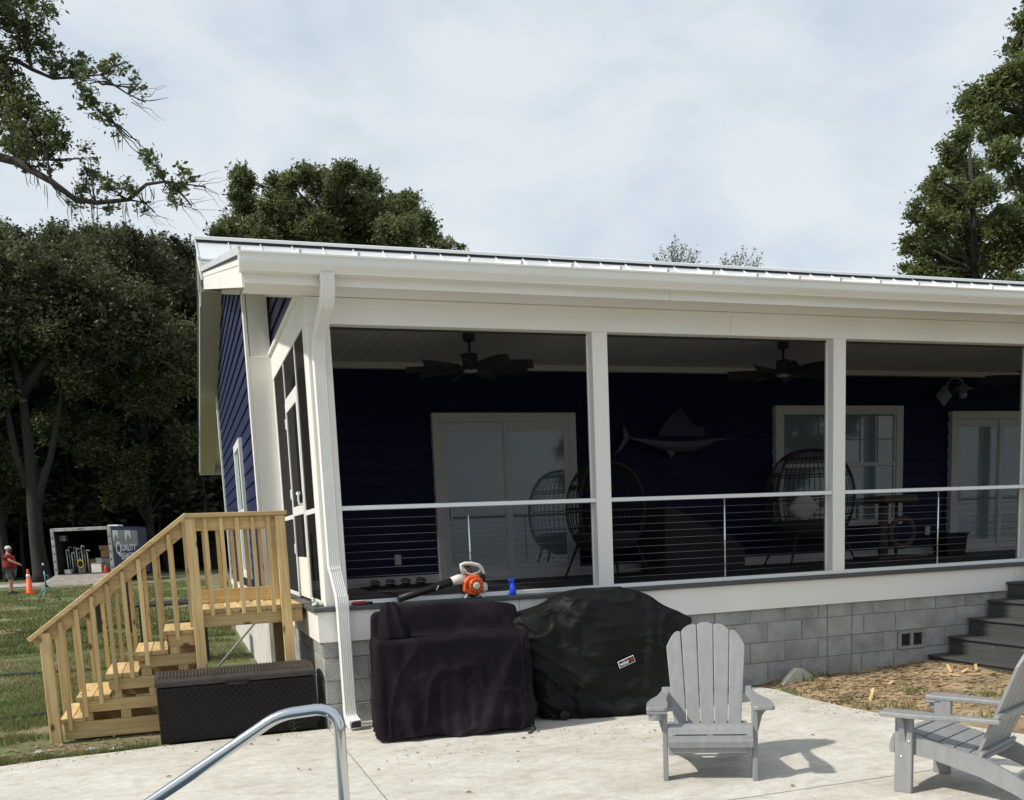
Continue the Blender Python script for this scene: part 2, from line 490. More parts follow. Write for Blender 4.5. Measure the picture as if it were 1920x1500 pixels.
    def lathe(s, prof, ctr, seg=20, axis='z'):
        rings = []
        for r, h in prof:
            ring = []
            for k in range(seg):
                a = 2 * math.pi * k / seg
                q = (r * math.cos(a), r * math.sin(a), h)
                if axis == 'y': q = (q[0], h, -q[1])
                if axis == 'x': q = (h, q[0], q[1])
                ring.append((ctr[0] + q[0], ctr[1] + q[1], ctr[2] + q[2]))
            rings.append(ring)
        return s.loft(rings, True)
    def mesh(s, name, off=(0, 0, 0)):
        me = bpy.data.meshes.new(name)
        me.from_pydata([(v[0] - off[0], v[1] - off[1], v[2] - off[2]) for v in s.v], [], s.f)
        me.update()
        return me
    def build(s, name, m, parent=None, smooth=False, off=None, loc=None):
        o_ = ORG.get(parent.name, (0, 0, 0)) if parent else (loc or (0, 0, 0))
        if off is not None:
            o_ = off
        me = s.mesh(name, o_)
        me.materials.append(MT[m] if isinstance(m, str) else m)
        if smooth is True:
            me.polygons.foreach_set('use_smooth', [True] * len(me.polygons))
        elif smooth:
            me.polygons.foreach_set('use_smooth', [True] * len(me.polygons))
            me.set_sharp_from_angle(angle=R(smooth))
        o = bpy.data.objects.new(name, me)
        COL.objects.link(o)
        if parent:
            o.parent = parent
        elif loc:
            o.location = loc
        ORG[o.name] = o_
        return o

def tag(o, label=None, cat=None, group=None, kind=None):
    if label: o['label'] = label
    if cat: o['category'] = cat
    if group: o['group'] = group
    if kind: o['kind'] = kind
    return o

def thing(name, label, cat, loc=(0, 0, 0), group=None, rotz=None, kind=None):
    """Empty at a thing's base. With rotz the parts are given in local coordinates."""
    o = bpy.data.objects.new(name, None)
    o.empty_display_size = 0.2
    COL.objects.link(o)
    o.location = loc
    ORG[o.name] = tuple(loc)
    if rotz is not None:
        o.rotation_euler = (0, 0, rotz)
        ORG[o.name] = (0, 0, 0)
    return tag(o, label, cat, group, kind)

def part(name, m, parent, fn, smooth=False):
    b = MB()
    fn(b)
    return b.build(name, m, parent, smooth)

def boxp(name, m, parent, x0, x1, y0, y1, z0, z1, c=0.0):
    return MB().box(x0, x1, y0, y1, z0, z1, c).build(name, m, parent)

def holder(name, m, parent, x0, x1, y0, y1, z0, z1, c=0.0):
    return boxp(name, m, parent, x0, x1, y0, y1, z0, z1, c)

def text_mesh(txt, size, bold=0.0, spacing=1.0, shear=0.0):
    cu = bpy.data.curves.new('t', 'FONT')
    cu.body = txt
    cu.size = size
    cu.offset = bold
    cu.space_character = spacing
    cu.shear = shear
    cu.align_x = 'LEFT'
    cu.extrude = 0.0006
    ob = bpy.data.objects.new('t', cu)
    COL.objects.link(ob)
    bpy.context.view_layer.update()
    me = bpy.data.meshes.new_from_object(ob.evaluated_get(bpy.context.evaluated_depsgraph_get()))
    bpy.data.objects.remove(ob)
    bpy.data.curves.remove(cu)
    return me

def text_part(name, txt, size, m, parent, origin, xdir, ydir, width=None, bold=0.0, shear=0.0):
    """Flat lettering: origin is the lower left corner; coordinates as for the parent's other parts."""
    me = text_mesh(txt, size, bold, 1.0, shear)
    X, Y = Vector(xdir).normalized(), Vector(ydir).normalized()
    Z = X.cross(Y)
    w = max(v.co.x for v in me.vertices) or 1
    k = (width / w) if width else 1.0
    og = Vector(origin) - Vector(ORG.get(parent.name, (0, 0, 0)))
    for v in me.vertices:
        v.co = og + X * (v.co.x * k) + Y * v.co.y + Z * v.co.z
    me.materials.clear()
    me.materials.append(MT[m])
    o = bpy.data.objects.new(name, me)
    COL.objects.link(o)
    o.parent = parent
    ORG[o.name] = ORG.get(parent.name, (0, 0, 0))
    return o

# ------------------------------------------------------------------ ground
rs = np.random.RandomState(7)
def sm(a):
    a = np.clip(a, 0, 1)
    return a * a * (3 - 2 * a)
def vnoise(x, y, sc, seed=0):
    """Cheap smooth value noise on arrays, 0..1."""
    r = np.random.RandomState(seed).rand(256, 256)
    x, y = np.asarray(x) * sc + 500.3, np.asarray(y) * sc + 500.7
    xi, yi = np.floor(x).astype(int), np.floor(y).astype(int)
    fx, fy = sm(x - xi), sm(y - yi)
    g = lambda a, b: r[a % 256, b % 256]
    return (g(xi, yi) * (1 - fx) + g(xi + 1, yi) * fx) * (1 - fy) + (g(xi, yi + 1) * (1 - fx) + g(xi + 1, yi + 1) * fx) * fy
def gz(x, y):
    x, y = np.asarray(x, float), np.asarray(y, float)
    near = 0.5 * (vnoise(x, y, 2.2, 1) - .5) * .05 + (vnoise(x, y, .5, 2) - .5) * .05
    return -0.03 + near + 0.30 * sm((y - 2) / 38.0)

gx = np.concatenate([[-900, -400, -200, -120, -80, -50, -35, -25], np.arange(-18, 14.01, 0.4), [16, 20, 28, 40, 60, 100, 200, 400, 900]])
gy = np.concatenate([[-60, -45, -32, -20, -12], np.arange(-6, 12, 0.4), np.arange(12, 46, 1.5), [50, 60, 75, 95, 130, 200, 400, 900]])
GX, GY = np.meshgrid(gx, gy)
GZ = gz(GX, GY)
GZ[GY < -1.0] -= 0.12
nx, ny = len(gx), len(gy)
gm = MB()
gm.v = list(zip(GX.ravel().tolist(), GY.ravel().tolist(), GZ.ravel().tolist()))
gm.f = [(j * nx + i, j * nx + i + 1, (j + 1) * nx + i + 1, (j + 1) * nx + i) for j in range(ny - 1) for i in range(nx - 1)]
MT['lawn'] = mat('lawn', (0.075, 0.105, 0.030), 0.95, n_scale=0.55, col2=(0.16, 0.155, 0.07), detail=10, bump=0.6, b_scale=25, ramp=(0.36, 0.66),
                 n3=(1.1, (0.23, 0.18, 0.115), 0.50, 0.62))
tag(gm.build('lawn', 'lawn', smooth=True), kind='structure')
# the water behind the photographer, which the glass doors mirror
MT['water'] = mat('lake_water', (0.10, 0.13, 0.13), 0.12, spec=0.6, bump=0.1, b_scale=0.6)
tag(MB().add([(-900, -1500, -.02), (900, -1500, -.02), (900, -26, -.02), (-900, -26, -.02)], [(0, 1, 2, 3)]).build('lake', 'water'), kind='structure')

# gravel drive in front of the wood
rd = MB()
pr = []
for k, x in enumerate(np.linspace(-60, -4, 29)):
    yc = 40.3 + 0.6 * math.sin(x * .1) + (x + 8) * -0.02
    pr.append([(x, yc - 2.6, float(gz(x, yc - 2.6)) + .03), (x, yc, float(gz(x, yc)) + .06), (x, yc + 2.6, float(gz(x, yc + 2.6)) + .03)])
rd.loft(pr, cap=False, closed=False)
tag(rd.build('gravel_drive', 'asphalt', smooth=True), kind='structure')

# patio slabs, cut by two joints
G = 0.006
left_edge = [(-G, -.03), (-.30, -.02), (-1.38, -.02), (-1.6, -.045), (-1.78, -.068), (-2.0, -.07), (-2.17, -.08), (-2.54, -.15), (-3.4, -.30), (-5, -.5), (-9, -1.2), (-14, -2.2)]
right_edge = [(G, -.03), (3.7, -.03), (4.02, -.06), (4.22, -.25), (4.27, -.42), (4.215, -.80), (4.225, -1.15), (4.235, -1.45), (4.285, -1.93), (4.41, -2.32), (4.52, -2.70), (4.60, -3.01), (4.76, -3.5 + G)]
slabs = [left_edge + [(-14, -3.5 + G), (-G, -3.5 + G)],
         right_edge + [(G, -3.5 + G)],
         [(-G, -3.5 - G), (-.85, -3.5 - G), (-.85, -7.4), (-7.5, -7.4), (-7.5, -3.5 - G), (-14, -3.5 - G), (-14, -9.2), (-G, -9.2)],
         [(G, -3.5 - G), (4.76, -3.5 - G), (5.2, -4.4), (6.2, -5.6), (7, -6.6), (8, -9.2), (G, -9.2)]]
for k, poly in enumerate(slabs):
    b = MB().prism(poly, 'z', -0.14, 0.0)
    tag(b.build('patio', 'slab'), kind='structure')
b = MB()
b.add([(-.86, -3.52, -.012), (4.7, -3.52, -.012), (4.7, -3.48, -.012), (-.86, -3.48, -.012)], [(0, 1, 2, 3)])
b.add([(-.02, -9.2, -.013), (.02, -9.2, -.013), (.02, -.05, -.013), (-.02, -.05, -.013)], [(0, 1, 2, 3)])
tag(b.build('patio_joint', 'joint'), kind='structure')

# the swimming pool that the hand rail belongs to
MT['pool'] = mat('pool_water', (0.035, 0.065, 0.085), 0.05, bump=0.15, b_scale=3)
tag(MB().add([(-7.6, -7.5, -.12), (-.8, -7.5, -.12), (-.8, -3.46, -.12), (-7.6, -3.46, -.12)], [(0, 1, 2, 3)]).build('pool', 'pool'), kind='structure')

# planting bed of bare soil at the foot of the block wall
def bed_edge(y):
    pts = [(q[1], q[0]) for q in right_edge[3:]] + [(-4.4, 5.2), (-5.6, 6.2), (-6.6, 8)]
    pts.sort()
    return float(np.interp(y, [q[0] for q in pts], [q[1] for q in pts]))
b = MB()
ring = []
for y in np.linspace(-6.5, 0.02, 60):
    x0 = bed_edge(y) - .03
    row = []
    for k, t in enumerate(np.linspace(0, 1, 44) ** 1.3):
        x = x0 + t * (13 - x0)
        rise = 0.055 * sm((x - x0) / .5) + 0.05 * sm((x - 5.6) / .8) * sm((y + 1.6) / 1.0)
        row.append((x, float(y), -.035 + float(rise) + 0.035 * (float(vnoise(x, y, 5, 4)) - .5) + 0.02 * (float(vnoise(x, y, 14, 5)) - .5)))
    ring.append(row)
b.loft(ring, cap=False, closed=False)
BED = tag(b.build('soil_bed', 'dirt', smooth=True), kind='structure')
bed_bvh = BVHTree.FromPolygons([Vector(v) for v in b.v], b.f)
def bed_z(x, y):
    h = bed_bvh.ray_cast(Vector((x, y, 2)), Vector((0, 0, -1)))
    return h[0].z if h[0] else 0.0

# ------------------------------------------------------------------ the house
XE = 15.6                       # far end of the house
YW = 2.95                       # porch back wall
ZF = 1.055                      # porch floor
house = thing('house', 'navy blue clapboard house with white trim, metal roof and long screened porch', 'house', (0, 0, 0))

# concrete block foundation, block by block
mort = boxp('foundation_wall', 'mortar', house, 0.008, XE, 0.008, 0.19, -0.1, 0.80)
BL, BH, GAP = 0.4064, 0.2032, 0.0035
blk_cache = {}
def block(x0, x1, z0, z1, y0=0.0, side=False):
    key = (round(x1 - x0, 3), round(z1 - z0, 3), side)
    if key not in blk_cache:
        m = MB()
        if side:
            m.box(0, 0.03, 0, x1 - x0, 0, z1 - z0, .004)
        else:
            m.box(0, x1 - x0, 0, 0.03, 0, z1 - z0, .004)
        me = m.mesh('block')
        me.materials.append(MT['block'])
        blk_cache[key] = me
    o = bpy.data.objects.new('block', blk_cache[key])
    COL.objects.link(o)
    o.parent = mort
    jit = random.uniform(-.0025, .0025)
    o.location = (y0 + jit, x0, z0) if side else (x0, y0 + jit, z0)
    return o
random.seed(3)
for c in range(4):
    z0, z1 = c * BH + GAP, min((c + 1) * BH - GAP, 0.775)
    if c == 0: z0 = -.05
    # left run up to the control joint, a short pier, then the right run with the vent block
    runs = [(0.0, 5.170, 0.20 if c % 2 else 0.0), (5.180, 5.472, None), (5.482, 10.6, 0.13 + (0.0, .275, .02, .14)[c])]
    for a, e, st in runs:
        if st is None:
            block(a + GAP, e - GAP, z0, z1)
            continue
        xs = [a]
        x = a + (st if st > .05 else BL)
        if a == 0.0:
            x = 4.4552 - 11 * BL if c in (2, 0) else 4.2518 - 10 * BL
            if x < .05: x += BL
        while x < e - .03:
            xs.append(x)
            x += BL
        xs.append(e)
        for q in range(len(xs) - 1):
            xa, xb = xs[q] + GAP, xs[q + 1] - GAP
            if xb - xa < .02: continue
            if c == 1 and a > 5 and xa < 6.43 and xb > 6.07:
                if xa < 6.04: block(xa, 6.063, z0, z1)
                if xb > 6.47: block(6.437, xb, z0, z1)
                continue
            block(xa, xb, z0, z1)
# the hollow block laid open as a vent
vb = part('vent_block', 'block', mort, lambda m: (
    m.box(6.07, 6.43, -.012, .03, BH * 1 + .004, BH * 1 + .034), m.box(6.07, 6.43, -.012, .03, BH * 2 - .036, BH * 2 - .004),
    m.box(6.07, 6.112, -.0121, .03, BH + .034, BH * 2 - .036), m.box(6.232, 6.268, -.0121, .03, BH + .034, BH * 2 - .036), m.box(6.388, 6.43, -.0121, .03, BH + .034, BH * 2 - .036)))
part('vent_opening', 'black', mort, lambda m: m.box(6.10, 6.40, .005, .0075, BH + .02, BH * 2 - .02))
# side of the foundation below the porch and below the house
for c in range(4):
    z0, z1 = c * BH + GAP, min((c + 1) * BH - GAP, 0.775)
    if c == 0: z0 = -.05
    y = 0.0315
    k = 0
    while y < 2.95:
        L = BL if (k or c % 2) else BL / 2
        block(y + GAP, min(y + L, 2.99) - GAP, z0, z1, 0.0, side=True)
        y += L
        k += 1
boxp('house_foundation', 'lit_foundation', house, -.20, XE, 3.0, 10.9, -.1, 1.0)
boxp('footing', 'lit_foundation', house, .02, 4.0, -.045, -.002, -.02, .028)

# skirt boards and the porch floor
boxp('skirt_board', 'white', house, -.030, 1.80, -.030, -.003, .749, 1.012, .003)
boxp('skirt_board', 'white', house, 1.804, 7.62, -.030, -.003, .749, 1.012, .003)
boxp('skirt_board', 'white', house, 7.624, XE, -.030, -.003, .749, 1.012, .003)
boxp('skirt_board', 'white', house, -.030, -.003, -.002, YW - .02, .749, 1.012, .003)
floor = boxp('porch_floor', 'black', house, .0, XE, .02, YW, .98, 1.02)
boxp('deck_board', 'deck', floor, -.062, XE, -.062, .078, 1.013, ZF - .004, .004)
boxp('deck_board', 'deck', floor, -.062, .078, .082, YW - .01, 1.013, ZF - .004, .004)
y = .082
while y < YW - .05:
    boxp('deck_board', 'deck', floor, .082, XE, y, min(y + .136, YW), 1.021, ZF - .004 - .0005 * random.random(), .003)
    y += .140

# posts and beam
POSTS = [(0.05, .246), (2.614, 2.766), (5.238, 5.386), (7.810, 7.958), (10.40, 10.54), (12.95, 13.09), (15.45, 15.58)]
for a, e in POSTS:
    boxp('post', 'white', house, a, e, 0.0, (.200 if a < .1 else .150), ZF - .002, 3.392, .004)
for x0, x1 in ((.046, 4.06), (4.0625, 8.98), (8.9825, XE)):
    boxp('beam', 'white', house, x0, x1, -.005, .205, 3.39, 3.64, .003)
boxp('frieze', 'white', house, .044, XE, -.016, -.006, 3.565, 3.60, .002)
bays = [(POSTS[i][1], POSTS[i + 1][0]) for i in range(len(POSTS) - 1)]
mids = [1.376, 4.00, 6.62, 9.1, 11.6, 14.2]
for i, (a, e) in enumerate(bays):
    rl = boxp('railing', 'alu', house, a, e, .012, .090, 1.862, 1.900, .004)
    boxp('sill_rail', 'alu', rl, a, e, -.002, .07, ZF - .002, 1.092, .004)
    part('picket', 'steel', rl, lambda m: m.tube([(mids[i], .050, 1.06), (mids[i], .050, 1.863)], .010, 10), True)
    for k in range(10):
        z = 1.862 - (k + 1) * .0715
        part('cable', 'cable', rl, lambda m: m.tube([(a - .01, .130, z), (e + .01, .130, z)], .0026, 6), True)
    # screen with its thin frame
    boxp('screen_frame', 'trim', house, a, a + .016, .100, .124, 1.09, 3.39, .002)
    boxp('screen_frame', 'trim', house, e - .012, e, .100, .124, 1.09, 3.39, .002)
    boxp('screen_frame', 'black', house, a + .016, e - .012, .102, .122, 3.372, 3.389, .002)
    part('screen', 'screen', house, lambda m: m.add([(a + .016, .112, 1.09), (e - .012, .112, 1.09), (e - .012, .112, 3.372), (a + .016, .112, 3.372)], [(0, 1, 2, 3)]))

# porch side: header, screen door and screens
SX = 0.05
boxp('side_header', 'white', house, SX - .006, .24, .206, YW - .02, 3.400, 3.665, .004)
boxp('header_cap', 'white', house, SX - .034, .15, .15, YW - .02, 3.665, 3.705, .003)
DY0, DY1 = .90, 1.85
def sheet(y0, y1, z0, z1, parent, x):
    part('screen', 'screen_d', parent, lambda m: m.add([(x, y0, z0), (x, y1, z0), (x, y1, z1), (x, y0, z1)], [(0, 1, 2, 3)]))
for y0, y1 in ((.2, .222), (DY0 - .026, DY0), (DY1, DY1 + .026), (2.83, 2.852)):
    boxp('screen_stile', 'trim', house, SX - .004, SX + .014, y0, y1, ZF, 3.400, .002)
boxp('far_post', 'white', house, SX - .002, .24, 2.852, YW - .001, ZF, 3.400, .004)
for y0, y1 in ((.222, DY0 - .026), (DY1 + .026, 2.83)):
    boxp('screen_rail', 'trim', house, SX - .004, SX + .014, y0, y1, 1.855, 1.900, .002)
    boxp('screen_rail', 'trim', house, SX - .004, SX + .014, y0, y1, ZF, 1.095, .002)
    for z0, z1 in ((1.095, 1.855), (1.90, 3.400)):
        sheet(y0, y1, z0, z1, house, SX + .005)
boxp('transom_rail', 'trim', house, SX - .004, SX + .014, DY0, DY1, 3.005, 3.04, .002)
sheet(DY0, DY1, 3.04, 3.40, house, SX + .005)
door = boxp('screen_door', 'trim', house, SX - .012, SX + .012, DY0 + .004, DY0 + .048, 1.075, 3.0, .003)
boxp('door_stile', 'trim', door, SX - .012, SX + .012, DY1 - .048, DY1 - .004, 1.075, 3.0, .003)
boxp('door_rail', 'trim', door, SX - .011, SX + .011, DY0 + .048, DY1 - .048, 2.90, 3.0, .003)
boxp('door_rail', 'trim', door, SX - .011, SX + .011, DY0 + .048, DY1 - .048, 1.875, 1.965, .003)
boxp('kick_panel', 'white', door, SX - .006, SX + .008, DY0 + .048, DY1 - .048, 1.075, 1.468, .003)
for z0, z1 in ((1.468, 1.875), (1.965, 2.90)):
    sheet(DY0 + .048, DY1 - .048, z0, z1, door, SX + .001)
part('door_handle', 'trim', door, lambda m: (m.box(SX - .05, SX - .012, DY0 + .012, DY0 + .032, 1.95, 1.975), m.box(SX - .055, SX - .035, DY0 + .010, DY0 + .17, 2.055, 2.08), m.tube([(SX - .05, DY0 + .022, 2.07), (SX - .055, DY0 + .024, 2.01), (SX - .05, DY0 + .022, 1.96)], .008, 8)))
for z in (1.50, 2.05, 2.75):
    boxp('hinge', 'trim', door, SX - .02, SX - .004, DY1 - .005, DY1 + .022, z, z + .10, .002)

# roof planes (edges as (Y, Z))
E0, P1 = (-.50, 3.795), (6.25, 5.43)             # porch slope
M0, RG, M1 = (6.08, 5.53), (6.8, 5.98), (7.52, 5.53)
Q0, Q1 = (7.35, 5.43), (15.86, 3.57)
XR = -.47
def zroof(y):
    return E0[1] + (y - E0[0]) * (P1[1] - E0[1]) / (P1[0] - E0[0])
roof = part('roof', 'roofmetal', house, lambda m: m.prism([(E0[0] + .03, E0[1] - .03), (P1[0], P1[1] - .03), (P1[0], P1[1] - .045), (E0[0] + .03, E0[1] - .045)], 'x', XR + .01, XE + .3))
part('roof_sheathing', 'roofmetal', roof, lambda m: m.prism([(M0[0] + .01, M0[1] - .03), (RG[0], RG[1] - .03), (RG[0], RG[1] - .06), (M0[0] + .01, M0[1] - .06)], 'x', XR - .03, XE + .3))
part('rear_roof_sheet', 'roofmetal', roof, lambda m: (m.prism([RG, M1, (M1[0], M1[1] - .05), (RG[0], RG[1] - .05)], 'x', XR - .03, XE + .3), m.prism([Q0, Q1, (Q1[0], Q1[1] - .05), (Q0[0], Q0[1] - .05)], 'x', XR - .03, XE + .3)))
def slope_box(m, x0, x1, a, b, t0, t1):
    """Strip on a roof slope from a to b (Y,Z), between heights t0 and t1 above it."""
    d = Vector((0, b[0] - a[0], b[1] - a[1]))
    n = Vector((0, -d.z, d.y)).normalized()
    c = Vector((0, (a[0] + b[0]) / 2, (a[1] + b[1]) / 2)) + n * (t0 + t1) / 2
    c.x = (x0 + x1) / 2
    m.obox(c, (1, 0, 0), d, n, (x1 - x0) / 2, d.length / 2, (t1 - t0) / 2)
SP = 0.45
k = 0
x = XR - .035
while x < XE + .2:
    part('roof_panel', 'roofmetal', roof, lambda m: slope_box(m, x + .012, x + SP - .012, M0, RG, -.025, .0))
    part('roof_seam', 'roofmetal', roof, lambda m: slope_box(m, x - .008, x + .008, M0, RG, -.025, .020))
    x += SP
x = XR
while x < XE + .2:
    part('roof_panel', 'roofmetal', roof, lambda m: slope_box(m, x + .012, x + SP - .012, E0, P1, -.028, .0))
    part('roof_seam', 'roofmetal', roof, lambda m: slope_box(m, x - .011, x + .011, E0, P1, -.028, .030))
    x += SP
part('ridge_vent_shade', 'black', roof, lambda m: m.box(XR - .03, XE + .3, RG[0] - .10, RG[0] + .10, RG[1] - .075, RG[1] + .012))  # shadow line under the raised vented cap, put in as a black strip
part('ridge_cap', 'trim', roof, lambda m: m.prism([(RG[0] - .13, RG[1] + .010), (RG[0], RG[1] + .055), (RG[0] + .13, RG[1] + .010), (RG[0] + .13, RG[1] - .030), (RG[0] + .12, RG[1] - .030), (RG[0], RG[1] + .014), (RG[0] - .12, RG[1] - .030), (RG[0] - .13, RG[1] - .030)], 'x', XR - .045, XE + .3))
part('main_fascia', 'white', house, lambda m: m.box(XR - .02, XE + .3, M0[0] + .005, M0[0] + .03, M0[1] - .16, M0[1] - .035))
# rake boards, two steps deep, and sloping soffits
def rake(name, m, a, b, x0, x1, d0, d1):
    return part(name, m, house, lambda q: q.prism([(a[0], a[1] - d0), (b[0], b[1] - d0), (b[0], b[1] - d1), (a[0], a[1] - d1)], 'x', x0, x1))
rake('rake_trim', 'white', (-.385, zroof(-.385)), P1, XR + .004, XR + .026, .047, .10)
rake('rake_board', 'white', (-.385, zroof(-.385)), P1, XR + .010, XR + .030, .10, .265)
part('roof_edge', 'black', house, lambda q: q.prism([(E0[0] + .02, E0[1] - .012), (P1[0], P1[1] - .012), (P1[0], P1[1] - .047), (E0[0] + .02, E0[1] - .047)], 'x', XR - .004, XR + .004))
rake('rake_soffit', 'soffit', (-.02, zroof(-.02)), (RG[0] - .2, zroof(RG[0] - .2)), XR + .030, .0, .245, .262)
rake('main_rake', 'white', M0, RG, XR - .03, XR - .005, .03, .28)
for a, b in ((RG, M1), (Q0, Q1)):
    rake('rear_rake', 'white', a, b, XR - .03, XR - .008, .05, .24)
    rake('rear_rake_edge', 'black', a, b, XR - .045, XR - .0305, .0, .16)
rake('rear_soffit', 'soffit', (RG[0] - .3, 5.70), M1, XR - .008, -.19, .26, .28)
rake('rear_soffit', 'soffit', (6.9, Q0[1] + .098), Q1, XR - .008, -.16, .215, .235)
part('rear_eave', 'white', house, lambda m: m.box(XR - .03, XE, Q1[0], Q1[0] + .03, Q1[1] - .26, Q1[1] - .02))
# eave: fascia, soffit, gutter
for x0, x1 in ((XR + .030, 3.2), (3.2025, 6.85), (6.8525, XE + .3)):
    boxp('fascia', 'white', house, x0, x1, -.385, -.362, 3.592, 3.775, .002)
boxp('soffit', 'white', house, XR + .04, XE + .3, -.362, -.006, 3.604, 3.622)
gp = [(-.386, 3.790), (-.386, 3.662), (-.470, 3.662), (-.478, 3.676), (-.490, 3.690), (-.512, 3.716), (-.515, 3.730), (-.515, 3.772), (-.528, 3.778), (-.528, 3.790), (-.520, 3.792), (-.512, 3.782), (-.510, 3.73), (-.486, 3.695), (-.468, 3.667), (-.391, 3.667), (-.391, 3.790)]
gut = part('gutter', 'gutter', house, lambda m: m.prism(gp, 'x', XR - .005, XE + .35))
part('gutter_end', 'gutter', gut, lambda m: m.prism(gp[:9] + [(-.528, 3.790)], 'x', XR - .009, XR - .005))

# walls: planks clipped under the roof line
def under(y):
    if y < RG[0] - .15: return zroof(y) - .262
    return np.interp(y, [RG[0] - .15, RG[0], M1[0], Q1[0]], [5.40, 5.50, 5.25, Q1[1] - .235])
EXP = 0.178
core = part('side_wall', 'navy', house, lambda m: m.prism([(YW, .95), (10.9, .95), (10.9, 4.40), (6.8, 5.42), (YW, zroof(YW) - .27)], 'x', -.175, -.06))
z = 0.93
while z < 5.5:
    ys = [q for q in np.linspace(YW + .005, 10.9, 160) if under(q) > z + .02]
    if ys:
        y0, y1 = min(ys), max(ys)
        part('siding_plank', 'navy', core, lambda m: m.prism([(-.175, z + EXP + .012), (-.195, z), (-.183, z), (-.175, z + EXP - .05)], 'y', y0, y1))
    z += EXP
tri = part('gable_wall', 'navy', house, lambda m: m.prism([(.15, 3.62), (YW, 3.62), (YW, zroof(YW) - .27), (.15, zroof(.15) - .27)], 'x', .08, .15))
z = 3.56
while z < 4.4:
    ys = [q for q in np.linspace(.1, YW - .005, 100) if under(q) > z + .02]
    if ys:
        part('siding_plank', 'navy', tri, lambda m: m.prism([(.08, z + EXP + .012), (.054, z), (.068, z), (.08, z + EXP - .05)], 'y', min(ys), max(ys)))
    z += EXP
part('gable_frieze', 'white', house, lambda q: q.prism([(.02, zroof(.02) - .25), (YW, zroof(YW) - .25), (YW, zroof(YW) - .33), (.4, zroof(.4) - .33), (.02, zroof(.02) - .26)], 'x', .038, .062))
part('gable_frieze', 'white', house, lambda q: q.prism([(YW, zroof(YW) - .25), (6.3, zroof(6.3) - .25), (6.3, zroof(6.3) - .32), (YW, zroof(YW) - .32)], 'x', -.222, -.200))
# the house corner beside the porch
ztp = float(zroof(YW)) - .262
boxp('corner_pilaster', 'white', house, -.182, .062, YW - .025, YW - .002, .99, 3.66, .004)
boxp('corner_pilaster', 'white', house, -.176, .046, YW - .016, YW - .002, 3.66, ztp, .003)
boxp('corner_board', 'white', house, -.222, -.183, YW - .025, YW + .09, .93, ztp, .004)
boxp('corner_board', 'white', house, -.222, -.183, 10.82, 10.92, .93, 4.38, .004)
boxp('rear_wall', 'navy', house, -.16, XE, 10.8, 10.9, .95, 4.35)
boxp('water_table', 'white', house, -.218, -.16, YW + .09, 10.82, .90, .95, .003)
# side window
wf = boxp('side_window', 'trim', house, -.235, -.185, 5.20, 5.31, 1.15, 3.03, .003)
boxp('window_trim', 'trim', wf, -.235, -.185, 6.34, 6.45, 1.15, 3.03, .003)
boxp('window_trim', 'trim', wf, -.234, -.186, 5.31, 6.34, 2.92, 3.03, .003)
boxp('window_trim', 'trim', wf, -.234, -.186, 5.31, 6.34, 1.15, 1.25, .003)
boxp('pane', 'pane', wf, -.212, -.204, 5.31, 6.34, 1.25, 2.92)
boxp('sash', 'trim', wf, -.222, -.212, 5.31, 6.34, 2.06, 2.11)

# porch back wall and ceiling
bw = boxp('porch_wall', 'navy', house, -.20, XE, YW + .062, YW + .15, 1.0, 3.63)
z = 1.15
while z < 3.5:
    part('siding_plank', 'navy', bw, lambda m: m.prism([(YW + .06, z + EXP + .012), (YW + .031, z), (YW + .045, z), (YW + .06, z + EXP - .05)], 'x', .22, XE))
    z += EXP
boxp('baseboard', 'white', house, .2, XE, YW - .012, YW + .06, ZF - .003, 1.165, .003)
boxp('crown_trim', 'white', house, .2, XE, YW - .03, YW + .06, 3.553, 3.621, .003)
ceil = boxp('porch_ceiling', 'ceiling', house, .2, XE, .206, YW + .06, 3.635, 3.655)
x = .205
cb = MB().box(0, .098, .207, YW + .06, 3.622, 3.634, .004).mesh('ceiling_board')
cb.materials.append(MT['ceiling'])
while x < XE - .1:
    o = bpy.data.objects.new('ceiling_board', cb)
    COL.objects.link(o)
    o.parent = ceil
    o.location = (x, 0, 0)
    x += .1025

def sliding_door(x0, x1, ztop=3.02, xm=None):
    """White sliding glass door with wide casing."""
    d = boxp('sliding_door', 'white', house, x0, x0 + .09, YW - .035, YW + .06, ZF, ztop, .004)
    boxp('casing', 'white', d, x1 - .09, x1, YW - .035, YW + .06, ZF, ztop, .004)
    boxp('casing', 'white', d, x0 + .09, x1 - .09, YW - .034, YW + .06, ztop - .11, ztop, .004)
    a, e, zt = x0 + .09, x1 - .09, ztop - .11
    xm = xm or (a + e) / 2
    boxp('threshold', 'trim', d, a, e, YW - .04, YW + .06, ZF, 1.12, .003)
    for i, (p, q, yy) in enumerate(((a, xm + .03, YW - .004), (xm - .03, e, YW - .024))):
        boxp('stile', 'trim', d, p, p + .075, yy, yy + .022, 1.12, zt, .003)
        boxp('stile', 'trim', d, q - .075, q, yy, yy + .022, 1.12, zt, .003)
        boxp('sash_rail', 'trim', d, p + .075, q - .075, yy + .001, yy + .021, zt - .11, zt, .003)
        boxp('sash_rail', 'trim', d, p + .075, q - .075, yy + .001, yy + .021, 1.12, 1.24, .003)
        boxp('pane', 'pane', d, p + .075, q - .075, yy + .008, yy + .014, 1.24, zt - .11)
    boxp('door_pull', 'trim', d, a + .085, a + .10, YW - .04, YW - .005, 1.80, 2.02, .003)
    return d
sliding_door(1.84, 3.669, 3.055)
sliding_door(9.507, 11.34, 3.075)
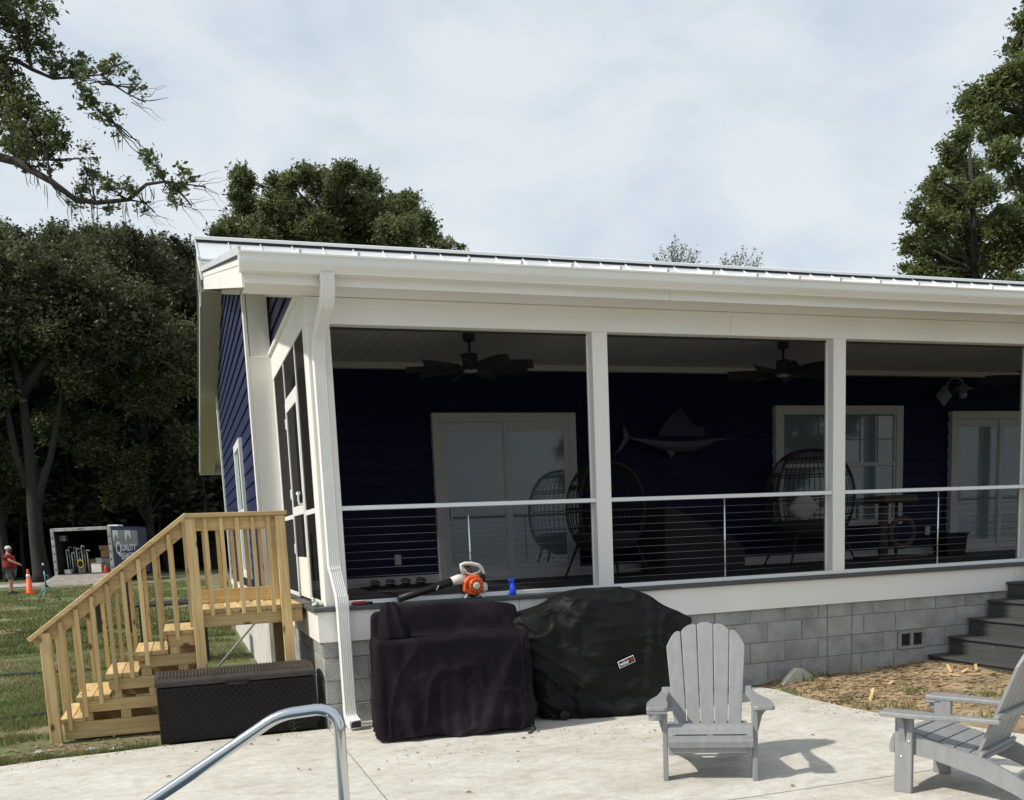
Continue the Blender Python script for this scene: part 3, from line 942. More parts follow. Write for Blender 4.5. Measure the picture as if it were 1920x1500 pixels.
# twin sash window
w = boxp('porch_window', 'white', house, 6.558, 6.672, YW - .035, YW + .06, 1.512, 3.147, .004)
boxp('casing', 'white', w, 8.535, 8.650, YW - .035, YW + .06, 1.512, 3.147, .004)
boxp('casing', 'white', w, 6.672, 8.535, YW - .034, YW + .06, 3.030, 3.147, .004)
boxp('casing', 'white', w, 6.672, 8.535, YW - .045, YW + .06, 1.512, 1.60, .004)
boxp('mullion', 'white', w, 7.555, 7.645, YW - .033, YW + .06, 1.60, 3.030, .004)
for p_, q_ in ((6.672, 7.555), (7.645, 8.535)):
    boxp('pane', 'pane', w, p_, q_, YW + .004, YW + .010, 1.60, 3.030)
    boxp('meeting_rail', 'trim', w, p_, q_, YW - .018, YW + .004, 2.33, 2.38, .002)
    for f in (1 / 3, 2 / 3):
        xx = p_ + (q_ - p_) * f
        boxp('glazing_bar', 'grey', w, xx - .007, xx + .007, YW - .001, YW + .004, 2.38, 3.030)
    boxp('glazing_bar', 'grey', w, p_, q_, YW - .0005, YW + .0035, 2.69, 2.704)
    boxp('sash_stile', 'trim', w, p_, p_ + .03, YW - .014, YW + .004, 1.60, 3.030, .002)
    boxp('sash_stile', 'trim', w, q_ - .03, q_, YW - .014, YW + .004, 1.60, 3.030, .002)
for xx, zz in ((1.347, 1.359), (9.148, 1.396)):
    boxp('outlet', 'trim', house, xx - .038, xx + .038, YW + .01, YW + .05, zz - .062, zz + .062, .004)

# downspout: ribbed section swept along a bent path
def ds_ring(c, fwd, side, w=.105, d=.075):
    """fwd points out of the ribbed face, side to the right."""
    pts = []
    n = 5
    for i in range(n):
        a = -w / 2 + .012 + (w - .024) * i / n
        e = (w - .024) / n
        pts += [(a + e * .12, d / 2), (a + e * .30, d / 2 - .006), (a + e * .70, d / 2 - .006), (a + e * .88, d / 2)]
    pts = [(-w / 2, d / 2 - .008), (-w / 2 + .008, d / 2)] + pts + [(w / 2 - .008, d / 2), (w / 2, d / 2 - .008), (w / 2, -d / 2 + .008), (w / 2 - .008, -d / 2), (-w / 2 + .008, -d / 2), (-w / 2, -d / 2 + .008)]
    return [Vector(c) + Vector(side) * p + Vector(fwd) * q for p, q in pts]
def ds_sweep(m, path, w=.105, d=.075):
    rings = []
    P = [Vector(p) for p in path]
    for i, p in enumerate(P):
        t = (P[min(i + 1, len(P) - 1)] - P[max(i - 1, 0)]).normalized()
        side = Vector((1, 0, 0))
        fwd = side.cross(t).normalized()
        side = t.cross(fwd).normalized()
        if fwd.y > 0: fwd, side = -fwd, -side
        if side.x < 0: side = -side
        rings.append(ds_ring(p, fwd, side, w, d))
    m.loft(rings, True)
dsp = part('downspout', 'gutter', house, lambda m: ds_sweep(m, [(.130, -.055, 3.20), (.136, -.055, 1.42)]), 35)
def bez(a, b, c, n=7):
    a, b, c = Vector(a), Vector(b), Vector(c)
    return [(a * (1 - t) ** 2 + b * 2 * t * (1 - t) + c * t * t) for t in np.linspace(0, 1, n)]
part('elbow', 'gutter', dsp, lambda m: ds_sweep(m, [Vector((.178, -.452, 3.668))] + bez((.178, -.452, 3.63), (.176, -.452, 3.50), (.166, -.375, 3.44)), .112, .082), 35)
part('offset_pipe', 'gutter', dsp, lambda m: ds_sweep(m, [(.168, -.385, 3.455), (.136, -.125, 3.255)]), 35)
part('elbow', 'gutter', dsp, lambda m: ds_sweep(m, bez((.141, -.165, 3.287), (.128, -.055, 3.205), (.130, -.055, 3.09)), .109, .079), 35)
part('elbow', 'gutter', dsp, lambda m: ds_sweep(m, [(.136, -.055, 1.455), (.137, -.055, 1.40), (.142, -.068, 1.36)], .109, .079), 35)
part('offset_pipe', 'gutter', dsp, lambda m: ds_sweep(m, [(.140, -.062, 1.375), (.172, -.122, 1.13)]), 35)
part('elbow', 'gutter', dsp, lambda m: ds_sweep(m, [(.171, -.118, 1.15), (.174, -.126, 1.09), (.174, -.126, 1.05)], .109, .079), 35)
part('lower_pipe', 'gutter', dsp, lambda m: ds_sweep(m, [(.174, -.126, 1.06), (.176, -.126, .16)]), 35)
part('outlet_shoe', 'gutter', dsp, lambda m: ds_sweep(m, [Vector((.176, -.126, .20))] + bez((.176, -.126, .16), (.178, -.13, .065), (.20, -.245, .055)), .109, .079), 35)
part('spout_mouth', 'black', dsp, lambda m: m.obox((.202, -.250, .054), (1, 0, 0), (.17, -1, -.08), (0, 0, 1), .042, .004, .026))

# ------------------------------------------------------------------ wooden stair and landing
st = thing('wooden_staircase', 'new yellow pine staircase with railings leading up to the porch screen door', 'stairs', (-1.2, 1.15, 0))
SY0, SY1 = .66, 1.66
FR = [-2.175, -2.03, -1.78, -1.52, -1.267, -1.01]
TZ = [.185, .363, .540, .716, .882, 1.052]
random.seed(11)
SI0, SI1 = SY0 + .031, SY1 - .031           # the step frames stand inside the posts
for k in range(5):
    bwid = .136 if k else .100
    for j in range(2):
        x0 = FR[k] - .02 + j * (bwid + .004)
        boxp('tread_board', 'wy', st, x0, x0 + bwid, SI0 - .012, SI1 + .012, TZ[k] - .036, TZ[k] - .001 * random.random(), .004)
    # frame under each step: side boards, riser and short blocks
    for yy in (SI0, SI1 - .038):
        boxp('side_board', 'wx', st, FR[k] + .015, -.95, yy, yy + .038, TZ[k] - .038 - (.100 if k else .145), TZ[k] - .038, .003)
        if k:
            for q, xx in enumerate((FR[k] + .02, FR[k] + .33, FR[k] + .64)):
                if xx < -1.06:
                    boxp('support_block', 'wz', st, xx, xx + .085, yy + .004, yy + .042, TZ[k - 1] - .037, TZ[k] - .139, .003)
    boxp('riser', 'wy', st, FR[k] + .002, FR[k] + .014, SI0 + .04, SI1 - .04, TZ[k] - .13, TZ[k] - .040, .002)
x = -1.01
while x < -.05:
    boxp('landing_board', 'wy', st, x, min(x + .136, -.065), SI0 - .012, SI1 + .012, TZ[5] - .036, TZ[5] - .001 * random.random(), .004)
    x += .140
for yy in (SI0, SI1 - .038):
    boxp('rim_joist', 'wx', st, -.985, -.07, yy, yy + .038, .895, 1.014, .003)
for xx in (-.985, -.115):
    boxp('rim_joist', 'wy', st, xx, xx + .038, SI0 + .039, SI1 - .039, .895, 1.014, .003)
def rail_z(x):
    return 1.90 + .745 * (x + 1.026)
for yo, yi, sgn in ((SY0 - .060, SY0 + .029, -1), (SY1 - .029, SY1 + .060, 1)):
    for x0, x1, zt in ((-2.272, -2.183, rail_z(-2.23) - .055), (-1.030, -.941, 1.862), (-.262, -.173, 1.862)):
        boxp('newel_post', 'wz', st, x0, x1, yo, yi, -.06, zt, .004)
    yc = (yo + yi) / 2
    part('cap_rail', 'wx', st, lambda m: m.beam((-2.352, yc, rail_z(-2.352) - .019), (-1.012, yc, rail_z(-1.012) - .019), .140, .038, c=.004))
    part('cap_rail', 'wx', st, lambda m: m.beam((-1.020, yc, 1.882), (-.155, yc, 1.882), .140, .037, c=.004))
    yr = yi - .018 if sgn < 0 else yo + .018
    part('rail_board', 'wx', st, lambda m: m.beam((-2.31, yr, rail_z(-2.31) - .098), (-1.035, yr, rail_z(-1.035) - .098), .034, .105, c=.003))
    part('rail_board', 'wx', st, lambda m: m.beam((-.941, yr, 1.812), (-.262, yr, 1.812), .034, .095, c=.003))
    if sgn > 0:
        part('rail_board', 'wx', st, lambda m: m.beam((-.941, yr, 1.125), (-.10, yr, 1.125), .034, .135, c=.003))
    yb = yo + .033 if sgn < 0 else yi - .033
    for q in range(9):
        x = -2.105 + q * .1335
        lean = random.uniform(-.004, .004)
        part('baluster', 'wz', st, lambda m: m.beam((x + lean, yb, rail_z(x) - .064), (x, yb, .085 + .762 * (x + 2.115)), .036, .036, (0, 1, 0), c=.003))
    for q in range(5):
        x = -.858 + q * .1335
        part('baluster', 'wz', st, lambda m: m.beam((x + random.uniform(-.003, .003), yb, 1.858), (x, yb, 1.0 - .006 * (q % 2)), .036, .036, (0, 1, 0), c=.003))
boxp('end_board', 'wz', st, -.155, -.065, SY1 - .02, SY1 + .018, 1.06, 1.86, .003)
# bracing pipe below the landing
tag(part('conduit_pipe', 'grey', None, lambda m: m.tube([(-.86, 3.2, .16), (-.30, 3.2, .75)], .013, 10), True), 'slanting dark grey conduit pipe behind the stair landing', 'pipe')

# ------------------------------------------------------------------ resin storage box
db = thing('deck_box', 'dark brown resin wicker storage box between the staircase and the downspout', 'storage box', (-.74, .28, 0))
BX0, BX1, BY0, BY1 = -1.375, -.085, .015, .560
body = boxp('box_body', 'wicker', db, BX0 + .012, BX1 - .012, BY0 + .012, BY1 - .012, .0, .475, .012)
# woven relief: small pillows on the two visible faces
wv = MB()
nu, nv = 44, 15
for i in range(nu):
    for j in range(nv):
        if (i + j) % 2: continue
        x = BX0 + .04 + (i + .5) * (BX1 - BX0 - .08) / nu
        z = .03 + (j + .5) * .41 / nv
        wv.add([(x - .017, BY0 + .012, z - .009), (x + .017, BY0 + .012, z - .009), (x + .017, BY0 + .012, z + .009), (x - .017, BY0 + .012, z + .009), (x - .006, BY0 + .005, z - .003), (x + .006, BY0 + .005, z - .003), (x + .006, BY0 + .005, z + .003), (x - .006, BY0 + .005, z + .003)],
               [(0, 1, 5, 4), (1, 2, 6, 5), (2, 3, 7, 6), (3, 0, 4, 7), (4, 5, 6, 7)])
for i in range(18):
    for j in range(nv):
        if (i + j) % 2: continue
        y = BY0 + .03 + (i + .5) * .48 / 18
        z = .03 + (j + .5) * .41 / nv
        wv.add([(BX1 - .012, y - .013, z - .009), (BX1 - .012, y + .013, z - .009), (BX1 - .012, y + .013, z + .009), (BX1 - .012, y - .013, z + .009), (BX1 - .006, y, z)],
               [(0, 1, 4), (1, 2, 4), (2, 3, 4), (3, 0, 4)])
tag(wv.build('woven_relief', 'wicker', body), kind='stuff')
for xa in (BX0, BX1 - .03):
    boxp('corner_rib', 'wicker', body, xa + .004, xa + .026, BY0 + .004, BY0 + .03, .0, .473, .006)
lid_r = []
for t in np.linspace(0, 1, 11):
    y = BY0 - .006 + t * (BY1 - BY0 + .012)
    zt = .520 + .050 * math.sin(math.pi * min(1, max(0, t))) ** .6
    lid_r.append((y, zt))
lid = MB()
prof = [(BY0 - .006, .478)] + [(BY0 - .010, .505)] + lid_r[0:] + [(BY1 + .010, .505), (BY1 + .006, .478)]
lid.prism(prof, 'x', BX0 - .004, BX1 + .004)
lo = lid.build('lid', 'wickerlid', db, 40)
for q in range(46):
    x = BX0 + .035 + q * (BX1 - BX0 - .07) / 45
    rb = MB()
    rr = [[(x - .008, y, z + .0008), (x - .003, y, z + .007), (x + .003, y, z + .007), (x + .008, y, z + .0008)] for y, z in lid_r[1:-1]]
    rb.loft([[Vector(v) for v in r_] for r_ in rr], cap=False, closed=False)
    rb.build('lid_rib', 'wickerlid', lo)
boxp('latch', 'wicker', lo, -.83, -.63, BY0 - .017, BY0 - .006, .452, .492, .004)
boxp('latch_slot', 'black', lo, -.80, -.66, BY0 - .0185, BY0 - .017, .458, .472)

# ------------------------------------------------------------------ cloth covers
def drape(name, parent, m, W, D, top, bottom=.03, flare=.03, folds=((5, .010, .3), (11, .007, 1.7), (29, .006, .9)), ny_=44, rc=.022, seed=0, tension=None, hang=None):
    """Cover over a W x D block (local x 0..W, y 0..D); top(x, y) gives the height."""
    r = random.Random(seed)
    b = MB()
    nu_, nv_ = 84, 44
    idx = {}
    for j in range(nv_ + 1):
        for i in range(nu_ + 1):
            u, v = i / nu_, j / nv_
            x, y = u * W, v * D
            # round the plan corners
            for cx, cy, sx, sy in ((rc, rc, -1, -1), (W - rc, rc, 1, -1), (rc, D - rc, -1, 1), (W - rc, D - rc, 1, 1)):
                if (x - cx) * sx > 0 and (y - cy) * sy > 0:
                    dx, dy = (x - cx), (y - cy)
                    mx_ = max(abs(dx), abs(dy))
                    ln = math.hypot(dx, dy)
                    if ln > 1e-6:
                        x, y = cx + dx * mx_ / ln, cy + dy * mx_ / ln
            z = top(u * W, v * D)
            z += .005 * (mnoise.noise((x * 5 + seed, y * 5, 1.3))) + .004 * mnoise.noise((x * 14, y * 14, seed)) + .005 * (1 - abs(mnoise.noise((x * 4 + y * 3, y * 7, seed)))) ** 6
            e = min(u, 1 - u, v, 1 - v)
            idx[(i, j)] = len(b.v)
            b.v.append((x, y, z - (.012 if e == 0 else 0)))
    for j in range(nv_):
        for i in range(nu_):
            b.f.append((idx[(i, j)], idx[(i + 1, j)], idx[(i + 1, j + 1)], idx[(i, j + 1)]))
    per = [(i, 0) for i in range(nu_)] + [(nu_, j) for j in range(nv_)] + [(i, nv_) for i in range(nu_, 0, -1)] + [(0, j) for j in range(nv_, 0, -1)]
    n = len(per)
    base = [Vector(b.v[idx[q]]) for q in per]
    prev = [idx[q] for q in per]
    for t_i in range(1, ny_ + 1):
        t = t_i / ny_
        cur = []
        for k in range(n):
            p = base[k]
            i, j = per[k]
            nx_ = -1 if i == 0 else (1 if i == nu_ else 0)
            ny2 = -1 if j == 0 else (1 if j == nv_ else 0)
            nv2 = Vector((nx_, ny2, 0)).normalized()
            s_ = k / n
            zb = bottom + (.014 * math.sin(s_ * 40 + seed) + .010 * math.sin(s_ * 17 + 2))
            if hang: zb += hang(p.x, p.y)
            amp = (t ** 1.1)
            off = flare * t + .006
            for f_, a_, ph in folds:
                off += a_ * amp * math.sin(2 * math.pi * f_ * s_ + ph + .8 * t + 1.5 * mnoise.noise((s_ * 9, t * 1.5, seed + f_)))
            off += .006 * mnoise.noise((p.x * 4 + seed, p.y * 4, t * 5)) * min(1, t * 4)
            cr1 = 1 - abs(mnoise.noise((p.x * 3.0 + t * 1.1 + seed, p.y * 3.0, t * 1.6 - p.x * .9)))
            cr2 = 1 - abs(mnoise.noise((p.x * 7.0 - t * 2.0, p.y * 7.0 + seed, t * 4.0 + p.x * 1.5)))
            off += (.018 * cr1 ** 14 + .005 * cr2 ** 10) * min(1, t * 5)
            if tension: off += tension(p.x, p.y, t)
            z = p.z + (zb - p.z) * t
            cur.append(len(b.v))
            b.v.append((p.x + nv2.x * off, p.y + nv2.y * off, z))
        for k in range(n):
            k2 = (k + 1) % n
            b.f.append((prev[k2], prev[k], cur[k], cur[k2]))
        prev = cur
    return b.build(name, m, parent, smooth=50)

cart = thing('covered_cart', 'boxy cart under a faded purple black cloth cover next to the downspout', 'covered cart', (.305, -.86, 0), rotz=R(-7.5))
ct = thing  # noqa
def cart_top(x, y):
    z = .805 + .012 * x
    back = float(sm((y - .40) / .07))
    ends = float(sm((x + .01) / .05)) * float(sm((1.235 - x) / .10))
    z += back * (.185 + .05 * math.sin(math.pi * min(1, max(0, x / 1.22))) ** .5 * ends)
    z += .003 * math.sin(x * 9) * (1 - back)
    return z
def cart_tens(x, y, t):
    if y < .02:   # front: swag folds running down to the corners
        a = math.exp(-((x - .10 - .15 * t) / .05) ** 2) * .022 + math.exp(-((x - 1.16 + .34 * t) / .05) ** 2) * .020
        b_ = -.012 * math.sin(math.pi * x / 1.22) * t + .006 * math.sin(9 * (x + .55 * t)) * t
        return a * min(1, t * 3) + b_
    return 0
cc = drape('cloth_cover', cart, 'cover_p', 1.22, .56, cart_top, .035, .030, seed=4, tension=cart_tens)
# the bulge of a burner knob tent at the front left corner
def bulge(m):
    rings = []
    for t in np.linspace(0, 1, 12):
        z = .80 + .30 * t
        rr = .125 * (1 - .55 * t ** 2.2) if t < .97 else .03
        rings.append([Vector((.165 + (rr * 1.0 + .014 * math.sin(a * 4 + t * 3) * (1 - t)) * math.cos(a) - .03 * t, .165 + (rr * .8 + .012 * math.sin(a * 5)) * math.sin(a) + .03 * t, z + .008 * math.sin(a * 3))) for a in np.linspace(0, 2 * math.pi, 40, endpoint=False)])
    m.loft(rings, True)
part('cover_bulge', 'cover_p', cart, bulge, True)
for x, y in ((.12, .07), (1.10, .07), (.12, .49), (1.10, .49)):
    part('caster', 'blk', cart, lambda m: m.lathe([(.022, -.012), (.026, -.008), (.026, .008), (.022, .012)], (x, y, .026), 14, 'y'))
part('front_seam', 'cover_p', cart, lambda m: m.tube([(1.16, -.020, .80), (1.165, -.028, .5), (1.175, -.040, .2), (1.18, -.045, .06)], .005, 6), True)
part('drawstring', 'blk', cart, lambda m: m.tube([(1.21, -.045, .06), (1.235, -.075, .03), (1.20, -.11, .012), (1.165, -.12, .008)], .008, 6), True)

grill = thing('covered_barbecue', 'large barbecue under a black vinyl cover with a small white edged badge', 'covered grill', (2.36, -.52, 0), rotz=R(-7))
def grill_mesh(m):
    """Rings from the hem to the crown; the side shelves push out two shoulders."""
    rows = []
    NT, NA = 84, 240
    for j in range(NT + 1):
        t = j / NT
        z = .012 + 1.075 * t
        ring = []
        for k in range(NA):
            a = 2 * math.pi * k / NA
            c, s = math.cos(a), math.sin(a)
            sh = .86 if c < 0 else .765      # shoulder height differs left and right
            wl = np.interp(z, [0, .35, sh - .10, sh, sh + .04, .97, 1.05, 1.088], [.60, .70, .80, .83, .80, .50, .36, .24])
            if c > 0:
                wl = np.interp(z, [0, .30, sh - .14, sh, sh + .04, .93, 1.04, 1.088], [.53, .63, .76, .80, .785, .55, .40, .27])
            dp = np.interp(z, [0, .45, .80, .95, 1.05, 1.088], [.315, .315, .30, .26, .20, .11])
            # superellipse plan
            e = .42
            x = wl * math.copysign(abs(c) ** e, c)
            y = dp * math.copysign(abs(s) ** e, s)
            n1 = mnoise.noise((x * 2.6 + 3, y * 2.6, z * 2.2))
            n2 = mnoise.noise((x * 6 + 9, y * 6, z * 3.5 + x * 2))
            fold = .022 * n1 + .006 * n2
            k1 = 1 - abs(mnoise.noise((x * 2.4 + z * 1.6, y * 2.0, z * 2.6 - x * 1.2)))
            k2 = 1 - abs(mnoise.noise((x * 5.5 - z * 2.5, y * 5, z * 5.0 + x * 2.0 + 4)))
            k3 = 1 - abs(mnoise.noise((x * 3.0 + z * 5.0 + 8, y * 3, z * 1.5)))
            fold += .034 * k1 ** 14 + .010 * k2 ** 12 + .022 * k3 ** 16
            if s < -.2:
                # gathered diagonal creases on the front
                q = x + .0
                fold += .026 * math.exp(-((q + .30 - .42 * (1 - z)) / .045) ** 2) * float(sm((z - .15) / .3))
                fold += .020 * math.exp(-((q - .42 + .10 * (1 - z)) / .05) ** 2)
                fold -= .040 * math.exp(-((q + .52 - .2 * (1 - z)) / .10) ** 2)
                fold += .018 * math.sin(26 * z + 5 * x) * float(sm((.42 - z) / .3))
            ring.append(Vector((x + c * fold * .6, y + (s if abs(s) > .2 else 0) * fold * 1.1, z + (.020 * mnoise.noise((a * 1.2, .5, 2)) if j == NT else 0) + .018 * mnoise.noise((c * 2, s * 2, 7)) * (1 - t))))
        rows.append(ring)
    # crown
    cr = []
    for f in (.66, .33, .04):
        cr.append([Vector((v.x * f + .02 * (1 - f), v.y * f, 1.088 + .012 * (1 - f) + .006 * mnoise.noise((v.x * 6, v.y * 6, f)))) for v in rows[-1]])
    m.loft(rows + cr, True)
gb = MB()
grill_mesh(gb)
gc = gb.build('vinyl_cover', 'cover_b', grill, smooth=True)
gbv = BVHTree.FromPolygons([Vector(v) for v in gb.v], gb.f)
# badge, laid on the cloth
def on_cover(x, z):
    h = gbv.ray_cast(Vector((x, -2, z)), Vector((0, 1, 0)))
    return h[0], h[1]
pc, pn = on_cover(.135, .475)
pa, _ = on_cover(.06, .455)
pb, _ = on_cover(.21, .49)
bx = (pb - pa).normalized()
bx = (bx + Vector((0, 0, .10))).normalized()
bn = bx.cross(Vector((0, 0, 1))).normalized()
if bn.y > 0: bn = -bn
bz = bn.cross(bx).normalized()
if bz.z < 0: bz = -bz
ctr = pc + bn * .012
bd = part('badge', 'logo_w', grill, lambda m: m.obox(ctr, bx, bn, bz, .078, .003, .031, .002))
part('badge_field', 'logo_k', bd, lambda m: m.obox(ctr + bn * .0035, bx, bn, bz, .072, .0008, .025))
text_part('badge_lettering', 'weber', .051, 'logo_w', bd, ctr + bn * .005 - bx * .067 - bz * .015, bx, bz, width=.090, bold=.0010)
def kettle(m):
    q = ctr + bn * .0052 + bx * .050
    pts = []
    for a in np.linspace(0, 2 * math.pi, 18, endpoint=False):
        pts.append(q + bx * (.014 * math.cos(a)) + bz * (.010 * math.sin(a) + .005))
    m.add(pts + [p + bn * .0006 for p in pts], [tuple(range(18)), tuple(range(18, 36))] + [(i, (i + 1) % 18, 18 + (i + 1) % 18, 18 + i) for i in range(18)])
    for dx in (-.010, 0, .010):
        m.obox(q + bx * dx - bz * .010, bx, bn, bz, .0018, .0005, .008)
part('badge_emblem', 'logo_r', bd, kettle)
for x in (-.42, .42):
    part('wheel', 'blk', grill, lambda m: m.lathe([(.02, -.02), (.042, -.016), (.045, 0), (.042, .016), (.02, .02)], (x, -.30, .045), 16, 'y'))

# ------------------------------------------------------------------ adirondack chairs
def adirondack(label, loc, rz):
    """Local axes: x to the viewer's right when facing the chair, y towards its back, z up."""
    c = thing('adirondack_chair', label, 'chair', loc, 'grey adirondack chairs on the patio', rotz=rz)
    for s in (-1, 1):
        lg = boxp('front_leg', 'chair', c, s * .262, s * .294, -.02, .082, 0, .462, .004)
        for y, z in ((.0, .33), (.045, .31), (.0, .215)):
            part('screw', 'screw', lg, lambda m: m.lathe([(.0065, 0), (.0065, .003), (.003, .005)] if s > 0 else [(.003, -.005), (.0065, -.003), (.0065, 0)], (s * .294, y + .02, z), 10, 'x'))
        part('arm_bracket', 'chair', c, lambda m: m.prism([(s * .294, .30), (s * .306, .345), (s * .325, .42), (s * .355, .455), (s * .355, .463), (s * .294, .463)], 'y', .012, .044))
        # long side rail that runs down to the ground as the back leg
        part('side_rail', 'chair', c, lambda m: m.prism([(-.052, .262), (-.062, .292), (-.045, .338), (-.005, .355), (.08, .345), (.25, .300), (.46, .262), (.60, .20), (.86, .045), (.90, .0), (.80, .0), (.62, .085), (.45, .150), (.20, .210), (.02, .235)], 'x', s * .232, s * .260))
        # arm: waisted board that ends past the back
        pl = [(-.075, .262), (-.085, .285), (-.082, .375), (-.07, .392), (.10, .392), (.22, .372), (.36, .330), (.50, .312), (.56, .305), (.56, .262), (.46, .252), (.34, .262), (.22, .268), (.08, .258)]
        ao = part('arm', 'chair', c, lambda m: m.prism([(s * q[1], q[0]) for q in pl], 'z', .463, .490))
        bm = ao.modifiers.new('bevel', 'BEVEL')
        bm.width, bm.segments, bm.limit_method = .006, 2, 'ANGLE'
    cup = part('cup_holder', 'chair', c, lambda m: (m.prism([(-.39, -.08), (-.262, -.08), (-.262, .02), (-.39, .02)], 'z', .447, .462), m.lathe([(.046, 0), (.050, .045)], (-.334, -.028, .402), 20)))
    boxp('front_apron', 'chair', c, -.232, .232, -.042, -.018, .185, .262, .004)
    boxp('apron_foot', 'chair', c, -.258, -.205, -.030, -.006, .170, .262, .003)
    boxp('apron_foot', 'chair', c, .205, .258, -.030, -.006, .170, .262, .003)
    # seat slats following the dip of the rails
    sy = [(-.058, .268), (-.048, .335), (.0, .362), (.085, .352), (.175, .330), (.265, .306), (.355, .287), (.445, .270)]
    front = part('seat_slat', 'chair', c, lambda m: m.prism([(-.060, .225), (-.066, .262), (-.056, .305), (-.036, .305), (-.036, .225)], 'x', -.262, .262))
    nose = part('seat_slat', 'chair', c, lambda m: m.prism([(-.056, .308), (-.040, .342), (-.010, .360), (.035, .362), (.035, .344), (-.004, .342), (-.026, .326), (-.036, .308)], 'x', -.262, .262))
    for q in range(2):
        boxp('seat_slot', 'black', c, -.215 + q * .232, -.020 + q * .232, -.0580, -.045, .3035, .3095)
    for q in range(5):
        y0 = .042 + q * .087
        f = lambda y: float(np.interp(y, [.0, .085, .25, .46, .6], [.362, .352, .307, .268, .25]))
        part('seat_slat', 'chair', c, lambda m: m.prism([(y0, f(y0) - .020), (y0 + .078, f(y0 + .078) - .020), (y0 + .078, f(y0 + .078) - .001), (y0, f(y0) - .001)], 'x', -.228, .228))
    # fan shaped back of five boards with an arched top
    B0, KB = Vector((0, .408, .235)), Vector((0, .40, 1)).normalized()
    nb = Vector((0, -1, .40)).normalized()
    def bpt(x, h, d=0):
        return B0 + Vector((x, 0, 0)) + KB * h + nb * d
    Hs = .745
    def top_h(x):
        return Hs - .155 * (abs(x) / .275) ** 2.3
    xb = [-.222, -.133, -.045, .045, .133, .222]
    xt = [-.278, -.166, -.056, .056, .166, .278]
    for q in range(5):
        a0, a1 = xb[q] + .003, xb[q + 1] - .003
        t0, t1 = xt[q] + .003, xt[q + 1] - .003
        pts = [(a0, 0.0), (a1, 0.0)]
        hr = top_h(t1)
        pts.append((a1 + (t1 - a1) * (hr / Hs), hr - .012))
        n = 7
        for i in range(n + 1):
            f = 1 - i / n
            x = t0 + (t1 - t0) * f
            bump = .016 * math.sin(math.pi * f) ** .7
            if q == 0: bump += .022 * math.sin(math.pi * f) * f
            if q == 4: bump += .022 * math.sin(math.pi * f) * (1 - f)
            h = top_h(x) + bump
            pts.append((a0 + (a1 - a0) * f + (x - a0 - (a1 - a0) * f) * (h / Hs), h))
        pts.append((a0 + (t0 - a0) * (top_h(t0) / Hs), top_h(t0) - .012))
        b = MB()
        nn = len(pts)
        b.add([bpt(x, h, .010) for x, h in pts] + [bpt(x, h, -.010) for x, h in pts],
              [tuple(range(nn))[::-1], tuple(range(nn, 2 * nn))] + [(i, (i + 1) % nn, nn + (i + 1) % nn, nn + i) for i in range(nn)])
        bo = b.build('back_slat', 'chair', c)
        bm = bo.modifiers.new('bevel', 'BEVEL')
        bm.width, bm.segments, bm.limit_method = .004, 2, 'ANGLE'
    for h, hw, w in ((.285, .30, .05), (.045, .262, .05)):
        part('back_brace', 'chair', c, lambda m: m.obox(bpt(0, h, -.024), (1, 0, 0), nb, KB, hw, .013, w / 2, .004))
    part('rear_stretcher', 'chair', c, lambda m: m.box(-.232, .232, .60, .625, .10, .175, .004))
    return c
adirondack('grey plastic adirondack chair facing the photographer beside the covered barbecue', (1.972, -3.06, 0), math.atan2(-.476, .8795))
adirondack('grey plastic adirondack chair facing the house, cut off by the right picture edge', (3.056, -3.671, 0), math.atan2(-.425, -.905))

# ------------------------------------------------------------------ pool hand rail
hp = [(-.54, -4.42, -.02), (-.535, -4.41, .40), (-.53, -4.39, .80)]
hp += [tuple(v) for v in bez((-.53, -4.39, .83), (-.525, -4.385, .928), (-.615, -4.345, .924), 9)]
hp += [tuple(v) for v in bez((-.70, -4.315, .915), (-.765, -4.29, .908), (-.83, -4.275, .862), 6)]
hp += [(-1.27, -4.17, .588), (-2.22, -3.94, .0)]
hr_ = thing('pool_handrail', 'polished stainless steel hand rail in the lower left foreground', 'handrail', (-.54, -4.42, 0))
part('rail_tube', 'steel', hr_, lambda m: m.tube(hp, .0243, 20), True)
part('escutcheon', 'steel', hr_, lambda m: m.lathe([(.06, 0), (.055, .018), (.03, .03)], (-.54, -4.42, .0), 20), True)
part('escutcheon', 'steel', hr_, lambda m: m.lathe([(.06, 0), (.055, .018), (.03, .03)], (-2.22, -3.94, .0), 20), True)

# ------------------------------------------------------------------ right hand steps
rs_ = thing('composite_steps', 'dark grey composite steps rising along the block wall at the right', 'steps', (7.2, -.7, 0))
for k in range(5):
    x0, zt = 6.46 + .265 * k, .125 + .181 * k
    boxp('tread', 'step', rs_, x0 - .025, x0 + .275, -1.42, -.034, zt - .026, zt, .004)
    boxp('riser', 'step', rs_, x0, x0 + .018, -1.40, -.036, zt - .190 if k else -.05, zt - .027, .002)
    if k < 2:
        for y in (-.25, -.62, -1.0):
            part('screw', 'screw', rs_, lambda m: m.lathe([(.003, -.002), (.006, 0)], (x0, y, zt - .07), 8, 'x'))
boxp('stringer', 'step', rs_, 6.49, 7.8, -1.385, -1.35, -.05, .10, .002)
for k in range(1, 5):
    boxp('stringer', 'step', rs_, 6.49 + .265 * k, 7.85, -1.385, -1.35, .10 + .181 * (k - 1), .10 + .181 * k - .004, .002)
boxp('top_tread', 'step', rs_, 7.76, 9.2, -1.42, -.064, 1.024, 1.050, .004)

